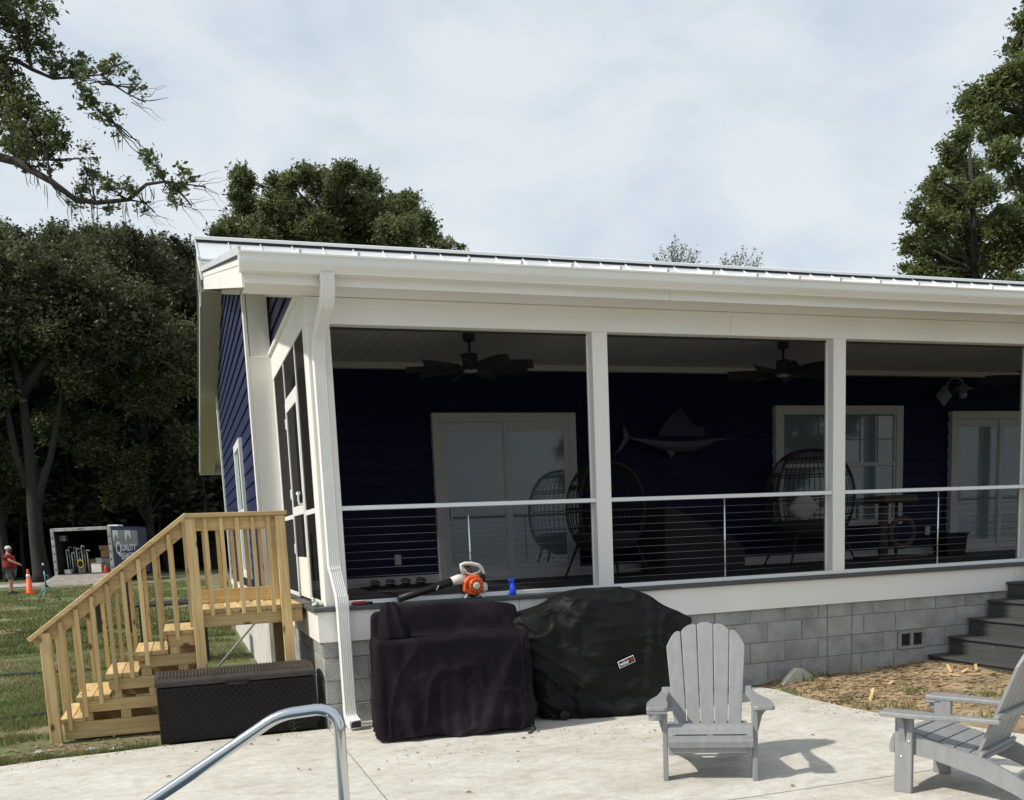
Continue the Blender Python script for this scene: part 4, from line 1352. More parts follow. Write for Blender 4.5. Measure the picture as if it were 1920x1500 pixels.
# ------------------------------------------------------------------ things on the porch edge
bl = thing('leaf_blower', 'orange and white handheld leaf blower resting on the porch edge', 'leaf blower', (1.36, -.01, ZF))
Y0 = -.01
def disc(m, r, y0, y1, x, z, seg=28):
    m.lathe([(r * .92, y0), (r, y0 + (y1 - y0) * .2), (r, y0 + (y1 - y0) * .85), (r * .9, y1)], (x, 0, z), seg, 'y')
def shroud(m):
    pts = [(1.262, 1.118), (1.272, 1.205), (1.315, 1.252), (1.40, 1.262), (1.445, 1.215), (1.455, 1.145), (1.435, 1.10), (1.37, 1.077), (1.31, 1.085)]
    m.prism(pts, 'y', Y0 - .075, Y0 + .02)
sh = part('engine_shroud', 'orange', bl, shroud)
bmx = sh.modifiers.new('bevel', 'BEVEL')
bmx.width, bmx.segments, bmx.limit_method = .014, 3, 'ANGLE'
part('starter_ring', 'orange', bl, lambda m: disc(m, .062, Y0 - .098, Y0 - .07, 1.376, 1.163), 40)
part('starter_hub', 'ivory', bl, lambda m: disc(m, .030, Y0 - .104, Y0 - .097, 1.376, 1.163), 40)
for q in range(10):
    a = q * math.pi / 5 + .3
    part('cooling_slot', 'blk', bl, lambda m: m.obox((1.376 + .046 * math.cos(a), Y0 - .0985, 1.163 + .046 * math.sin(a)), (math.cos(a), 0, math.sin(a)), (0, 1, 0), (-math.sin(a), 0, math.cos(a)), .010, .0012, .0035))
text_part('hub_lettering', 'STIHL', .014, 'grey', bl, (1.353, Y0 - .1045, 1.164), (1, 0, 0), (0, 0, 1), width=.046)
for i in range(4):
    for j in range(5):
        part('vent_hole', 'blk', bl, lambda m: m.box(1.281 + i * .010, 1.287 + i * .010, Y0 - .0765, Y0 - .074, 1.135 + j * .012 + i * .003, 1.142 + j * .012 + i * .003))
part('fan_housing', 'blk', bl, lambda m: disc(m, .098, Y0 - .02, Y0 + .085, 1.366, 1.155), 40)
part('fuel_tank', 'ivory', bl, lambda m: m.box(1.432, 1.492, Y0 - .07, Y0 + .03, 1.10, 1.185, .018))
part('muffler', 'blk', bl, lambda m: m.box(1.405, 1.475, Y0 - .07, Y0 + .04, 1.195, 1.262, .012))
hd = [(1.283, 1.268), (1.268, 1.318), (1.262, 1.352), (1.30, 1.362), (1.36, 1.358), (1.42, 1.342), (1.452, 1.315), (1.470, 1.272), (1.474, 1.235)]
part('handle', 'ivory', bl, lambda m: m.tube([(x, Y0 - .02, z) for x, z in hd], [.016, .015, .015, .017, .018, .018, .017, .014, .012], 10), True)
part('handle_bridge', 'ivory', bl, lambda m: m.tube([(1.275, Y0 - .02, 1.33), (1.315, Y0 - .02, 1.275), (1.36, Y0 - .02, 1.262), (1.42, Y0 - .02, 1.275), (1.455, Y0 - .02, 1.31)], .010, 8), True)
part('trigger', 'blk', bl, lambda m: m.box(1.31, 1.345, Y0 - .028, Y0 - .012, 1.325, 1.345, .004))
part('nozzle_collar', 'ivory', bl, lambda m: m.tube([(1.29, Y0 + .0, 1.222), (1.23, Y0 - .01, 1.222), (1.165, Y0 - .02, 1.208)], [.048, .046, .038], 16), True)
part('blower_tube', 'blk', bl, lambda m: m.tube([(1.20, Y0 - .015, 1.216), (1.17, Y0 - .02, 1.208), (.93, Y0 - .07, 1.150), (.66, Y0 - .13, 1.090)], [.034, .036, .034, .030], 18), True)
for x in (1.02, .93):
    part('tube_stripe', 'ivory', bl, lambda m: m.obox((x, Y0 - .088, 1.165 - (1.02 - x) * .22), (.55, 0, .84), (0, 1, 0), (-.84, 0, .55), .022, .002, .0045))
for s in (-1, 1):
    x = 1.36 + s * .075
    part('foot', 'ivory', bl, lambda m: (m.beam((1.36 + s * .045, Y0 - .045, 1.105), (x + s * .012, Y0 - .055, ZF + .004), .020, .012), m.beam((1.36 + s * .045, Y0 + .05, 1.105), (x + s * .012, Y0 + .05, ZF + .004), .020, .012), m.box(x - .008 + s * .008, x + .016 + s * .008, Y0 - .06, Y0 + .06, ZF, ZF + .010)))

sb = thing('spray_bottle', 'blue plastic spray bottle standing on the porch edge', 'spray bottle', (1.742, -.02, ZF))
part('bottle', 'blue', sb, lambda m: m.lathe([(.028, 0), (.031, .005), (.031, .05), (.026, .075), (.021, .09), (.014, .105), (.014, .112)], (1.742, -.02, ZF), 20), True)
part('spray_head', 'blue', sb, lambda m: (m.lathe([(.016, 0), (.016, .014)], (1.742, -.02, ZF + .110), 16), m.box(1.712, 1.765, -.030, -.010, ZF + .122, ZF + .147, .005), m.box(1.700, 1.714, -.026, -.014, ZF + .130, ZF + .145, .003)))
part('trigger', 'blue', sb, lambda m: m.beam((1.722, -.02, ZF + .124), (1.708, -.02, ZF + .090), .012, .007))
sd = thing('screwdriver', 'red handled screwdriver lying on the porch edge by the downspout', 'screwdriver', (.45, -.03, ZF))
part('grip', 'red', sd, lambda m: m.tube([(.265, -.035, ZF + .016), (.275, -.035, ZF + .016), (.38, -.032, ZF + .016), (.40, -.032, ZF + .014)], [.010, .016, .016, .010], 12), True)
part('collar', 'blk', sd, lambda m: m.tube([(.40, -.032, ZF + .014), (.45, -.031, ZF + .012)], .010, 10), True)
part('shaft', 'logo_w', sd, lambda m: m.tube([(.45, -.031, ZF + .012), (.66, -.028, ZF + .010)], .008, 8), True)
ck = thing('sealant_tube', 'small white and green sealant tube lying at the porch corner', 'tube', (.02, .10, ZF))
part('tube_body', 'ivory', ck, lambda m: m.tube([(-.045, .08, ZF + .020), (-.02, .10, ZF + .020), (.05, .14, ZF + .018)], [.014, .020, .018], 12), True)
part('tube_band', 'green', ck, lambda m: m.tube([(-.022, .098, ZF + .020), (.0, .111, ZF + .020)], .0212, 12), True)

# ------------------------------------------------------------------ porch furniture
def fan_at(x, label):
    f = thing('ceiling_fan', label, 'ceiling fan', (x, 1.30, 3.621), 'dark ceiling fans under the porch ceiling')
    part('canopy', 'fan', f, lambda m: m.lathe([(.058, 0), (.062, -.01), (.062, -.065), (.05, -.075)], (x, 1.30, 3.621), 24), 40)
    part('down_rod', 'fan', f, lambda m: m.tube([(x, 1.30, 3.55), (x, 1.30, 3.41)], .014, 10), True)
    part('motor', 'fan', f, lambda m: m.lathe([(.05, .08), (.078, .07), (.080, -.03), (.105, -.05), (.105, -.075), (.06, -.085)], (x, 1.30, 3.345), 24), 40)
    part('light_lens', 'fanlight', f, lambda m: m.lathe([(.075, 0), (.07, -.016), (.04, -.024)], (x, 1.30, 3.260), 20), True)
    for q in range(9):
        a = q * 2 * math.pi / 9 + .15
        d, s = Vector((math.cos(a), math.sin(a), 0)), Vector((-math.sin(a), math.cos(a), 0))
        def blade(m):
            o_ = Vector((x, 1.30, 3.275))
            rows = []
            for t in np.linspace(0, 1, 8):
                rr = .13 + .52 * t
                w_ = np.interp(t, [0, .1, .5, .85, 1], [.015, .035, .055, .052, .025])
                dz = .025 * math.sin(t * 2.2) - .02 * t
                tw = -.034
                rows.append([o_ + d * rr + s * w_ + Vector((0, 0, dz + tw)), o_ + d * rr - s * w_ + Vector((0, 0, dz - tw)), o_ + d * rr - s * w_ + Vector((0, 0, dz - tw - .008)), o_ + d * rr + s * w_ + Vector((0, 0, dz + tw - .008))])
            m.loft(rows, True)
        bo = part('blade', 'fan', f, blade)
        part('blade_arm', 'fan', bo, lambda m: m.beam(Vector((x, 1.30, 3.28)) + d * .07, Vector((x, 1.30, 3.275)) + d * .17, .03, .012))
fan_at(1.845, 'dark ceiling fan over the left sliding door')
fan_at(5.55, 'dark ceiling fan left of the third porch post')
fan_at(9.25, 'dark ceiling fan in the right porch bay')

wl_ = thing('wall_lamp', 'galvanised gooseneck wall lamp on a square plate between window and door', 'wall lamp', (9.359, YW, 3.288))
part('back_plate', 'galv', wl_, lambda m: m.obox((9.359, YW - .012, 3.288), (1, 0, 1), (0, 1, 0), (-1, 0, 1), .105, .012, .105, .003))
part('gooseneck', 'galv', wl_, lambda m: m.tube([(9.359, YW - .02, 3.308), (9.363, YW - .06, 3.408)] + bez((9.368, YW - .08, 3.458), (9.393, YW - .15, 3.568), (9.468, YW - .24, 3.458), 8) + [Vector((9.473, YW - .25, 3.398))], .013, 10), True)
part('lamp_shade', 'galv', wl_, lambda m: m.lathe([(.02, .09), (.04, .075), (.07, .04), (.135, .012), (.135, .004), (.06, .02)], (9.473, YW - .25, 3.328), 24), 40)
part('glass_jar', 'pane', wl_, lambda m: m.lathe([(.055, .03), (.055, -.06), (.04, -.09), (.01, -.10)], (9.473, YW - .25, 3.308), 18), True)

# mounted sailfish
fs_ = thing('mounted_sailfish', 'mounted sailfish trophy with tall blue fin on the porch wall', 'fish trophy', (5.089, YW - .09, 2.686))
def fish(m):
    rows = []
    for x, zc, h, w_ in ((4.343, 2.741, .012, .012), (4.425, 2.726, .022, .016), (4.578, 2.701, .045, .03), (4.782, 2.671, .080, .05), (5.038, 2.651, .105, .06), (5.263, 2.656, .098, .055), (5.426, 2.676, .075, .045), (5.528, 2.691, .050, .034), (5.600, 2.701, .022, .016), (5.753, 2.713, .009, .008), (5.876, 2.718, .003, .003)):
        rows.append([Vector((x, YW - .10 + w_ * math.cos(a), zc + h * math.sin(a))) for a in np.linspace(0, 2 * math.pi, 16, endpoint=False)])
    m.loft(rows, True)
part('body', 'fishpale', fs_, fish, True)
def flat(m, pts, y0, th=.008):
    m.prism(pts, 'y', y0, y0 + th)
part('back_stripe', 'fishblue', fs_, lambda m: m.loft([[Vector((x, YW - .10 + (w_ + .003) * math.cos(a), zc + (h + .003) * math.sin(a))) for a in np.linspace(.30, math.pi - .30, 9)] for x, zc, h, w_ in ((4.425, 2.726, .022, .016), (4.578, 2.701, .045, .03), (4.782, 2.671, .080, .05), (5.038, 2.651, .105, .06), (5.263, 2.656, .098, .055), (5.426, 2.676, .075, .045), (5.549, 2.691, .045, .03))], False, False), True)
part('sail_fin', 'fishblue', fs_, lambda m: flat(m, [(4.76, 2.75), (4.80, 2.84), (4.90, 2.96), (5.02, 3.06), (5.10, 3.12), (5.15, 3.05), (5.22, 2.94), (5.32, 2.87), (5.44, 2.85), (5.42, 2.76), (5.2, 2.745), (5.0, 2.745)], YW - .105))
part('tail_fin', 'fishpale', fs_, lambda m: flat(m, [(4.363, 2.761), (4.322, 2.826), (4.292, 2.896), (4.276, 2.826), (4.287, 2.736), (4.220, 2.626), (4.138, 2.526), (4.241, 2.586), (4.363, 2.726)], YW - .105))
part('pectoral_fin', 'fishpale', fs_, lambda m: flat(m, [(4.854, 2.586), (4.997, 2.556), (4.936, 2.476)], YW - .13))

def egg_chair(label, x, y, hw, zc, hh, rz, pillow=False):
    e = thing('egg_chair', label, 'chair', (x, y, ZF), 'wicker egg chairs on the porch', rotz=rz)
    z0 = zc - ZF
    def P(a, t):
        """a: angle round the egg (0 at the back), t: -1 bottom .. 1 top"""
        r = math.cos(t * math.pi / 2) ** .75
        return Vector((hw * r * math.sin(a), .42 * r * math.cos(a), z0 + hh * math.sin(t * math.pi / 2)))
    def shell(m):
        for a in np.linspace(-1.95, 1.95, 31):
            m.tube([P(a, t) for t in np.linspace(-.55, .97, 12)], .0055, 5, False)
        for t in (-.5, -.25, -.02, .02, .3, .34, .62, .66, .88):
            m.tube([P(a, t) for a in np.linspace(-1.95, 1.95, 26)], .008, 5, False)
        m.tube([P(-1.95, t) for t in np.linspace(-.62, .99, 14)] , .017, 8)
        m.tube([P(1.95, t) for t in np.linspace(-.62, .99, 14)], .017, 8)
    tag(part('wicker_shell', 'rattan', e, shell, True), kind='stuff')
    part('seat_cushion', 'cushion', e, lambda m: m.lathe([(hw * .55, -.08), (hw * .8, -.05), (hw * .82, .02), (hw * .7, .06), (.05, .07)], (0, 0, z0 - hh * .58), 28), True)
    part('seat_bowl', 'rattan', e, lambda m: m.lathe([(hw * .3, -hh * .40), (hw * .62, -hh * .25), (hw * .82, -.03)], (0, 0, z0 - hh * .58), 28), True)
    for sx in (-1, 1):
        for sy_ in (-1, 1):
            part('leg', 'rattan', e, lambda m: m.tube([(sx * hw * .5, sy_ * .22, z0 - hh * .66), (sx * hw * .78, sy_ * .34, .005)], [.018, .013], 8), True)
    if pillow:
        part('pillow', 'pillow', e, lambda m: m.lathe([(.02, -.075), (.17, -.06), (.235, 0), (.17, .06), (.02, .075)], (-.20, -.20, z0 - hh * .22), 4, 'y'), True)
    return e
egg_chair('wicker egg chair behind the second porch post', 3.755, 2.30, .49, 1.85, .55, 0.15)
egg_chair('wicker egg chair with a white pillow behind the third porch post', 6.64, 2.30, .59, 1.91, .60, -.1, True)

lg = thing('covered_lounger', 'dark wedge shaped lounge chair between the two egg chairs', 'lounger', (4.960, 2.35, ZF))
part('lounger_body', 'cushion', lg, lambda m: m.prism([(4.410, ZF + .005), (4.410, 1.84), (4.470, 1.855), (4.710, 1.72), (5.450, 1.36), (5.510, 1.30), (5.510, ZF + .005)], 'y', 2.05, 2.7))
part('lounger_back', 'cushion', lg, lambda m: m.beam((4.450, 2.37, 1.87), (5.470, 2.37, 1.375), .60, .03, c=.01))

ctr_ = thing('cat_tree', 'brown carpeted cat tree with a ring below the porch window', 'cat tree', (8.040, 2.5, ZF))
boxp('platform', 'carpet', ctr_, 7.790, 8.340, 2.25, 2.7, 1.80, 1.90, .02)
part('post', 'carpet', ctr_, lambda m: m.tube([(7.970, 2.5, ZF + .03), (7.970, 2.5, 1.80)], .065, 14), True)
part('thin_post', 'rattan', ctr_, lambda m: m.tube([(8.230, 2.55, ZF + .03), (8.230, 2.55, 1.80)], .022, 10), True)
part('ring', 'carpet', ctr_, lambda m: m.tube([(8.215 + .19 * math.cos(a), 2.42, 1.40 + .19 * math.sin(a)) for a in np.linspace(0, 2 * math.pi, 25)], .038, 10), True)
boxp('base', 'carpet', ctr_, 7.670, 8.470, 2.2, 2.75, ZF, ZF + .035, .01)
sp_ = thing('shoe_tray', 'black tray of shoes on the porch floor behind the leaf blower tube', 'shoe tray', (1.15, 2.6, ZF))
boxp('tray', 'black', sp_, .85, 1.75, 2.45, 2.8, ZF, ZF + .02, .005)
for q in range(4):
    o = thing('shoe', ('leftmost dark shoe in the black tray on the porch floor', 'second dark shoe from the left in the black porch tray', 'third dark shoe from the left in the black porch tray', 'rightmost dark shoe in the black tray on the porch floor')[q], 'shoe', (.98 + q * .18, 2.6, ZF + .021), 'shoes in the porch tray')
    part('upper', 'cushion', o, lambda m: m.loft([[Vector((.98 + q * .18 + (.045 * w_) * math.cos(a), 2.6 + t, ZF + .062 + h * math.sin(a))) for a in np.linspace(0, 2 * math.pi, 12, endpoint=False)] for t, w_, h in ((-.13, .4, .02), (-.10, .9, .036), (0, 1, .040), (.08, .9, .040), (.13, .5, .034))], True), True)
    part('sole', 'black', o, lambda m: m.box(.94 + q * .18, 1.02 + q * .18, 2.47, 2.73, ZF + .021, ZF + .032, .004))
bt = thing('storage_bin', 'small black bin on the porch floor left of the right sliding door', 'bin', (9.1, 2.6, ZF))
part('bin_body', 'blk', bt, lambda m: m.loft([[Vector((9.2 + sx * w_, 2.6 + sy_ * .14, z)) for sx, sy_ in ((-1, -1), (1, -1), (1, 1), (-1, 1))] for w_, z in ((.15, ZF), (.19, ZF + .28))], True))
boxp('bin_rim', 'blk', bt, 8.99, 9.41, 2.44, 2.76, ZF + .28, ZF + .30, .005)

# ------------------------------------------------------------------ work trailer at the edge of the wood
TD = Vector((math.sin(yaw), math.cos(yaw), 0))       # the trailer's long axis, away from the patio
TR = Vector((math.cos(yaw), -math.sin(yaw), 0))
tl = thing('work_trailer', 'navy enclosed trailer with its rear ramp lowered at the edge of the wood', 'trailer', (-6.42, 38.35, .28), rotz=-yaw)
# local: x across (0..2.60), y along (0..5.2), z up from the ground
TW, TL, TF, TH = 2.60, 4.3, .44, 2.42
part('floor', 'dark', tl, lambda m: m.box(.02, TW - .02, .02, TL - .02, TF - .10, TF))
part('left_wall', 'trailer', tl, lambda m: m.box(0, .04, .05, TL, TF - .12, TH))
part('inner_shade_panel', 'dark', tl, lambda m: m.box(.041, .05, .10, TL - .05, TF, TH - .01))  # panels added so the inside reads dark; its shade is painted on
part('inner_shade_panel', 'dark', tl, lambda m: m.box(TW - .05, TW - .041, .10, TL - .05, TF, TH - .01))
part('inner_shade_panel', 'dark', tl, lambda m: m.box(.05, TW - .05, TL - .052, TL - .042, TF, TH - .01))
part('right_wall', 'trailer', tl, lambda m: m.box(TW - .04, TW, .05, TL, TF - .12, TH))
part('front_wall', 'trailer', tl, lambda m: m.box(.04, TW - .04, TL - .04, TL, TF - .12, TH))
part('roof', 'trailer', tl, lambda m: m.box(.0, TW, .05, TL, TH, TH + .04, .01))
part('roof_vent', 'trim', tl, lambda m: m.box(TW - 1.0, TW - .5, 2.2, 2.8, TH + .04, TH + .14, .02))
for x0, x1, z0, z1 in ((-.02, .12, TF - .1, TH + .02), (TW - .12, TW + .02, TF - .1, TH + .02)):
    part('rear_post', 'trailerframe', tl, lambda m: m.box(x0, x1, 0, .10, z0, z1, .01))
part('rear_header', 'trailerframe', tl, lambda m: m.box(.12, TW - .12, .005, .095, TH - .11, TH + .03, .01))
part('marker_light', 'black', tl, lambda m: m.box(TW / 2 - .12, TW / 2 + .14, -.01, .01, TH - .05, TH - .02))
for q in range(5):
    part('post_hinge', 'black', tl, lambda m: m.box(.03, .08, -.008, .003, .62 + q * .34, .70 + q * .34))
    part('post_hinge', 'black', tl, lambda m: m.box(TW - .08, TW - .03, -.008, .003, .62 + q * .34, .70 + q * .34))
part('ramp', 'ply', tl, lambda m: m.prism([(-.01, TF - .03), (-1.75, .04), (-1.78, -.01), (-1.72, -.02), (-.01, TF - .12)], 'x', .02, TW - .02))
part('ramp_flap', 'ply', tl, lambda m: m.prism([(-1.70, .055), (-2.05, .012), (-2.05, -.01), (-1.70, .03)], 'x', -.15, TW * .9))
for y in (1.9, 2.65):
    for x in (-.02, TW - .20):
        wv_ = part('wheel', 'blk', tl, lambda m: m.lathe([(.18, 0), (.33, .02), (.34, .1), (.33, .20), (.18, .22)], (x, y, .34), 22, 'x'), 40)
        part('rim', 'trailerframe', wv_, lambda m: m.lathe([(.17, 0), (.16, .03), (.03, .04)], (x + .20, y, .34), 16, 'x'))
# side panel pictures and lettering (right wall, read from the patio side)
for q, (y0, y1) in enumerate(((.25, .85), (.90, 1.55), (1.60, 2.3), (2.36, 3.1))):
    part('picture_panel', ('logo_w', 'galv', 'logo_w', 'galv')[q], tl, lambda m: m.box(TW, TW + .004, y0, y1, 1.55, 2.28))
    part('picture_roofline', 'grey', tl, lambda m: m.prism([(y0, 1.55), (y1, 1.55), (y1, 1.85 + .1 * (q % 2)), ((y0 + y1) / 2, 2.12), (y0, 1.75)], 'x', TW + .004, TW + .007))
text_part('lettering', 'Q', .80, 'logo_w', tl, (TW + .01, .42, 1.22), (0, 1, 0), (0, 0, 1), width=.62, bold=.012)
text_part('lettering', 'UALITY', .42, 'logo_w', tl, (TW + .01, 1.08, 1.36), (0, 1, 0), (0, 0, 1), width=1.7, bold=.010)
text_part('lettering', 'SEAMLESS GUTTERS', .40, 'logo_w', tl, (TW + .01, .95, .98), (0, 1, 0), (0, 0, 1), width=3.2, bold=.010)
# load inside: each thing its own object
def tw(x, y, z):
    v = Vector((-6.42, 38.35, .28)) + TR * x + TD * y
    return (v.x, v.y, v.z + z)
def boxthing(name, label, cat, m, x, y, z, sx, sy, sz, group=None, lid=None):
    t = thing(name, label, cat, tw(x, y, z), group, rotz=-yaw)
    boxp('body', m, t, -sx / 2, sx / 2, -sy / 2, sy / 2, 0, sz, .015)
    boxp('lid' if lid else 'flap', lid or m, t, -sx / 2 - .01, sx / 2 + .01, -sy / 2 - .01, sy / 2 + .01, sz, sz + .03, .008)
    return t
boxthing('cardboard_box', 'long cardboard box on top of the stack at the right inside the trailer', 'box', 'card', 2.08, .9, TF + 1.02, .62, .5, .14)
boxthing('cardboard_box', 'cardboard box under the long box inside the trailer', 'box', 'card', 2.10, .9, TF + .66, .55, .5, .32)
boxthing('cabinet', 'dark cabinet carrying the cardboard boxes inside the trailer', 'cabinet', 'grey', 2.10, 1.0, TF, .60, .5, .62)
boxthing('tool_chest', 'white tool chest at the right of the trailer opening', 'chest', 'ivory', 1.72, .5, TF, .45, .4, .40, lid='grey')
boxthing('bucket', 'grey pail by the middle of the trailer floor', 'pail', 'grey', .98, .55, TF, .24, .24, .30)
boxthing('crate', 'small white crate at the left of the trailer floor', 'crate', 'ivory', .45, .35, TF, .26, .25, .16)
gs = thing('gutter_elbows', 'bundle of pale bent pipes hanging at the left inside the trailer', 'pipes', tw(.75, .8, TF), rotz=-yaw)
for q in range(9):
    x = -.5 + q * .115
    hgt = 1.0 + .16 * math.sin(q * 2.3)
    part('bent_pipe', 'galv' if q % 2 else 'ivory', gs, lambda m: m.tube([(x, 0, .02), (x - .02, .02, hgt * .7), (x - .02, .0, hgt)] + bez((x - .02, 0, hgt), (x, -.02, hgt + .16), (x + .13, -.03, hgt + .02 * (q % 3)), 6), .028, 8), True)
hz = thing('hose_coil', 'yellow hose coil on the trailer floor', 'hose', tw(1.02, .3, TF + .42), rotz=-yaw)
MT['yellow'] = mat('yellow_rubber', (0.45, 0.33, 0.03), 0.5)
part('coil', 'yellow', hz, lambda m: m.tube([(.13 * math.cos(a), 0.01 * a, .17 * math.sin(a)) for a in np.linspace(0, 12.4, 50)], .02, 7), True)
part('hook', 'black', hz, lambda m: m.tube([(0, .05, -.42), (0, .05, .17)], .015, 6))
for nm, lb, ct_, m_, x_, y_, z_, sx_, sy_, sz_ in (
        ('plastic_tote', 'dark plastic tote on the trailer floor behind the pail', 'tote', 'grey', 1.30, 1.2, TF, .5, .4, .34),
        ('parts_box', 'pale parts box standing behind the tool chest', 'box', 'ivory', 1.62, 1.1, TF + .0, .34, .3, .62),
        ('carton', 'small brown carton on top of the dark tote', 'box', 'card', 1.28, 1.2, TF + .37, .34, .3, .22),
        ('metal_case', 'dark metal case hung on the left wall of the trailer', 'case', 'galv', .22, .7, TF + 1.45, .26, .3, .22)):
    boxthing(nm, lb, ct_, m_, x_, y_, z_, sx_, sy_, sz_)
hc = thing('marker_cone', 'small orange cone standing on the trailer ramp end', 'cone', tw(2.16, .25, TF), rotz=-yaw)
part('cone_body', 'cone', hc, lambda m: m.lathe([(.10, .02), (.03, .32), (.02, .33)], (0, 0, 0), 16), True)
part('cone_base', 'cone', hc, lambda m: m.box(-.13, .13, -.13, .13, 0, .02))

# ------------------------------------------------------------------ traffic cone, tripod, person
def dep(x, y, D):
    v = fw + r2 * ((x - 960) / FPX) + u2 * ((PPY - y) / FPX)
    return cam.matrix_world.translation + v * D
cz = Vector((-6.33, 29.85, 0)); cz.z = float(gz(cz.x, cz.y)) + .01
tc_ = thing('traffic_cone', 'tall orange traffic cone with white collar on the lawn beside the man', 'traffic cone', tuple(cz))
part('cone_base', 'cone', tc_, lambda m: m.box(cz.x - .17, cz.x + .17, cz.y - .17, cz.y + .17, cz.z, cz.z + .035, .01))
part('cone_body', 'cone', tc_, lambda m: m.lathe([(.135, .035), (.125, .06), (.070, .58)], cz, 24), True)
part('white_collar', 'logo_w', tc_, lambda m: m.lathe([(.071, .575), (.058, .70)], cz, 24), True)
part('cone_tip', 'cone', tc_, lambda m: m.lathe([(.057, .70), (.045, .78), (.030, .80), (.036, .86), (.02, .88)], cz, 20), True)

tz = Vector((-5.12, 24.4, 0)); tz.z = float(gz(tz.x, tz.y))
tp = thing('instrument_tripod', 'teal tripod with a dark instrument head on the lawn', 'tripod', tuple(tz))
part('mast', 'teal', tp, lambda m: m.tube([tz + Vector((0, 0, .42)), tz + Vector((0, 0, .98))], .022, 10), True)
part('hub', 'blk', tp, lambda m: m.lathe([(.05, -.04), (.07, 0), (.05, .04)], tz + Vector((0, 0, .47)), 14))
for a in (.35, 2.45, 4.5):
    d = Vector((math.cos(a), math.sin(a), 0))
    lo_ = part('leg', 'teal', tp, lambda m: m.tube([tz + Vector((0, 0, .47)) + d * .05, tz + d * .36 + Vector((0, 0, .03))], [.022, .014], 8), True)
    part('foot', 'blk', lo_, lambda m: m.tube([tz + d * .34 + Vector((0, 0, .05)), tz + d * .385], .022, 8))
part('instrument', 'blk', tp, lambda m: m.box(tz.x - .055, tz.x + .055, tz.y - .05, tz.y + .05, tz.z + .96, tz.z + 1.12, .015))
part('instrument_cap', 'logo_w', tp, lambda m: m.lathe([(.03, 0), (.034, .02), (.02, .05)], tz + Vector((-.01, 0, 1.12)), 12))
part('crank', 'teal', tp, lambda m: m.tube([tz + Vector((0, 0, .80)), tz + Vector((.09, -.02, .80)), tz + Vector((.10, -.02, .70))], .012, 6))

def skin_obj(name, m, parent, verts, edges, radii, sub=2, root=0):
    me = bpy.data.meshes.new(name)
    me.from_pydata(verts, edges, [])
    me.materials.append(MT[m])
    o = bpy.data.objects.new(name, me)
    COL.objects.link(o)
    if parent: o.parent = parent
    sk = o.modifiers.new('skin', 'SKIN')
    sk.use_smooth_shade = True
    if not me.skin_vertices:
        bpy.context.view_layer.objects.active = o
    sv = me.skin_vertices[0].data
    for i, r_ in enumerate(radii):
        sv[i].radius = (r_, r_) if not isinstance(r_, tuple) else r_
        sv[i].use_root = (i == root)
    ss = o.modifiers.new('sub', 'SUBSURF')
    ss.levels = ss.render_levels = sub
    ORG[o.name] = (0, 0, 0)
    return o
pz = Vector((-6.98, 30.30, 0)); pz.z = float(gz(pz.x, pz.y)) + .0
man = thing('person', 'man in red shirt, grey shorts and white cap pointing down at a cone', 'person', tuple(pz), rotz=-.12)
MV = [(0, 0, .90), (.03, 0, 1.06), (.02, 0, 1.26), (-.01, 0, 1.41), (.02, 0, 1.48), (.045, 0, 1.575), (.035, 0, 1.66),
      (0, -.10, .84), (.03, -.11, .47), (-.01, -.11, .09), (.13, -.125, .045),
      (0, .10, .84), (.00, .11, .47), (-.05, .11, .09), (.09, .125, .045),
      (.0, -.20, 1.36), (.14, -.25, 1.20), (.36, -.23, 1.10), (.43, -.225, 1.06),
      (.0, .20, 1.36), (.02, .26, 1.12), (.10, .24, .93), (.12, .235, .86)]
ME = [(0, 1), (1, 2), (2, 3), (3, 4), (4, 5), (5, 6), (0, 7), (7, 8), (8, 9), (9, 10), (0, 11), (11, 12), (12, 13), (13, 14), (3, 15), (15, 16), (16, 17), (17, 18), (3, 19), (19, 20), (20, 21), (21, 22)]
MR = [.15, .165, .16, .085, .06, (.095, .085), .075, .105, .062, .042, .032, .105, .062, .042, .032, .062, .050, .034, .036, .062, .050, .034, .036]
for base, wr, d in ((18, 17, Vector((.9, .05, -.42))), (22, 21, Vector((.25, 0, -.97)))):
    b0 = Vector(MV[base])
    for q in range(5):
        lat = (-.03 + .015 * q) if q < 4 else .045
        ln = (.060, .070, .074, .062)[q] if q < 4 else .045
        i = len(MV)
        s1 = Vector((0, lat, 0))
        dd = d.normalized() if q < 4 else (d.normalized() + Vector((0, .8, .1))).normalized()
        MV += [tuple(b0 + s1 * .9 + dd * .03), tuple(b0 + s1 * 1.1 + dd * ln + Vector((0, 0, -.012)))]
        MR += [.0105, .008]
        ME += [(base, i), (i, i + 1)]
skin_obj('body', 'skin', man, MV, ME, MR)
skin_obj('shirt', 'cloth_r', man, [(.0, 0, .86), (.045, 0, 1.04), (.03, 0, 1.25), (-.01, 0, 1.39), (0, 0, 1.44), (.0, -.195, 1.365), (.085, -.235, 1.26), (.0, .195, 1.365), (.012, .245, 1.22)],
         [(0, 1), (1, 2), (2, 3), (3, 4), (3, 5), (5, 6), (3, 7), (7, 8)], [.225, .26, .23, .14, .085, .098, .098, .098, .098])
skin_obj('shorts', 'cloth_g', man, [(0, 0, .90), (.0, -.105, .82), (.025, -.115, .52), (.0, .105, .82), (.0, .115, .52)], [(0, 1), (1, 2), (0, 3), (3, 4)], [.19, .135, .115, .135, .115])
for s, xo in ((-1, -.01), (1, -.05)):
    part('shoe', 'blk', man, lambda m: m.loft([[Vector((xo + t, s * .115 + w_ * math.cos(a), .05 + h * max(math.sin(a), -.8) * 1.0)) for a in np.linspace(0, 2 * math.pi, 14, endpoint=False)] for t, w_, h in ((-.085, .03, .035), (-.05, .05, .09), (.03, .052, .085), (.10, .055, .055), (.18, .045, .045), (.21, .02, .03))], True), True)
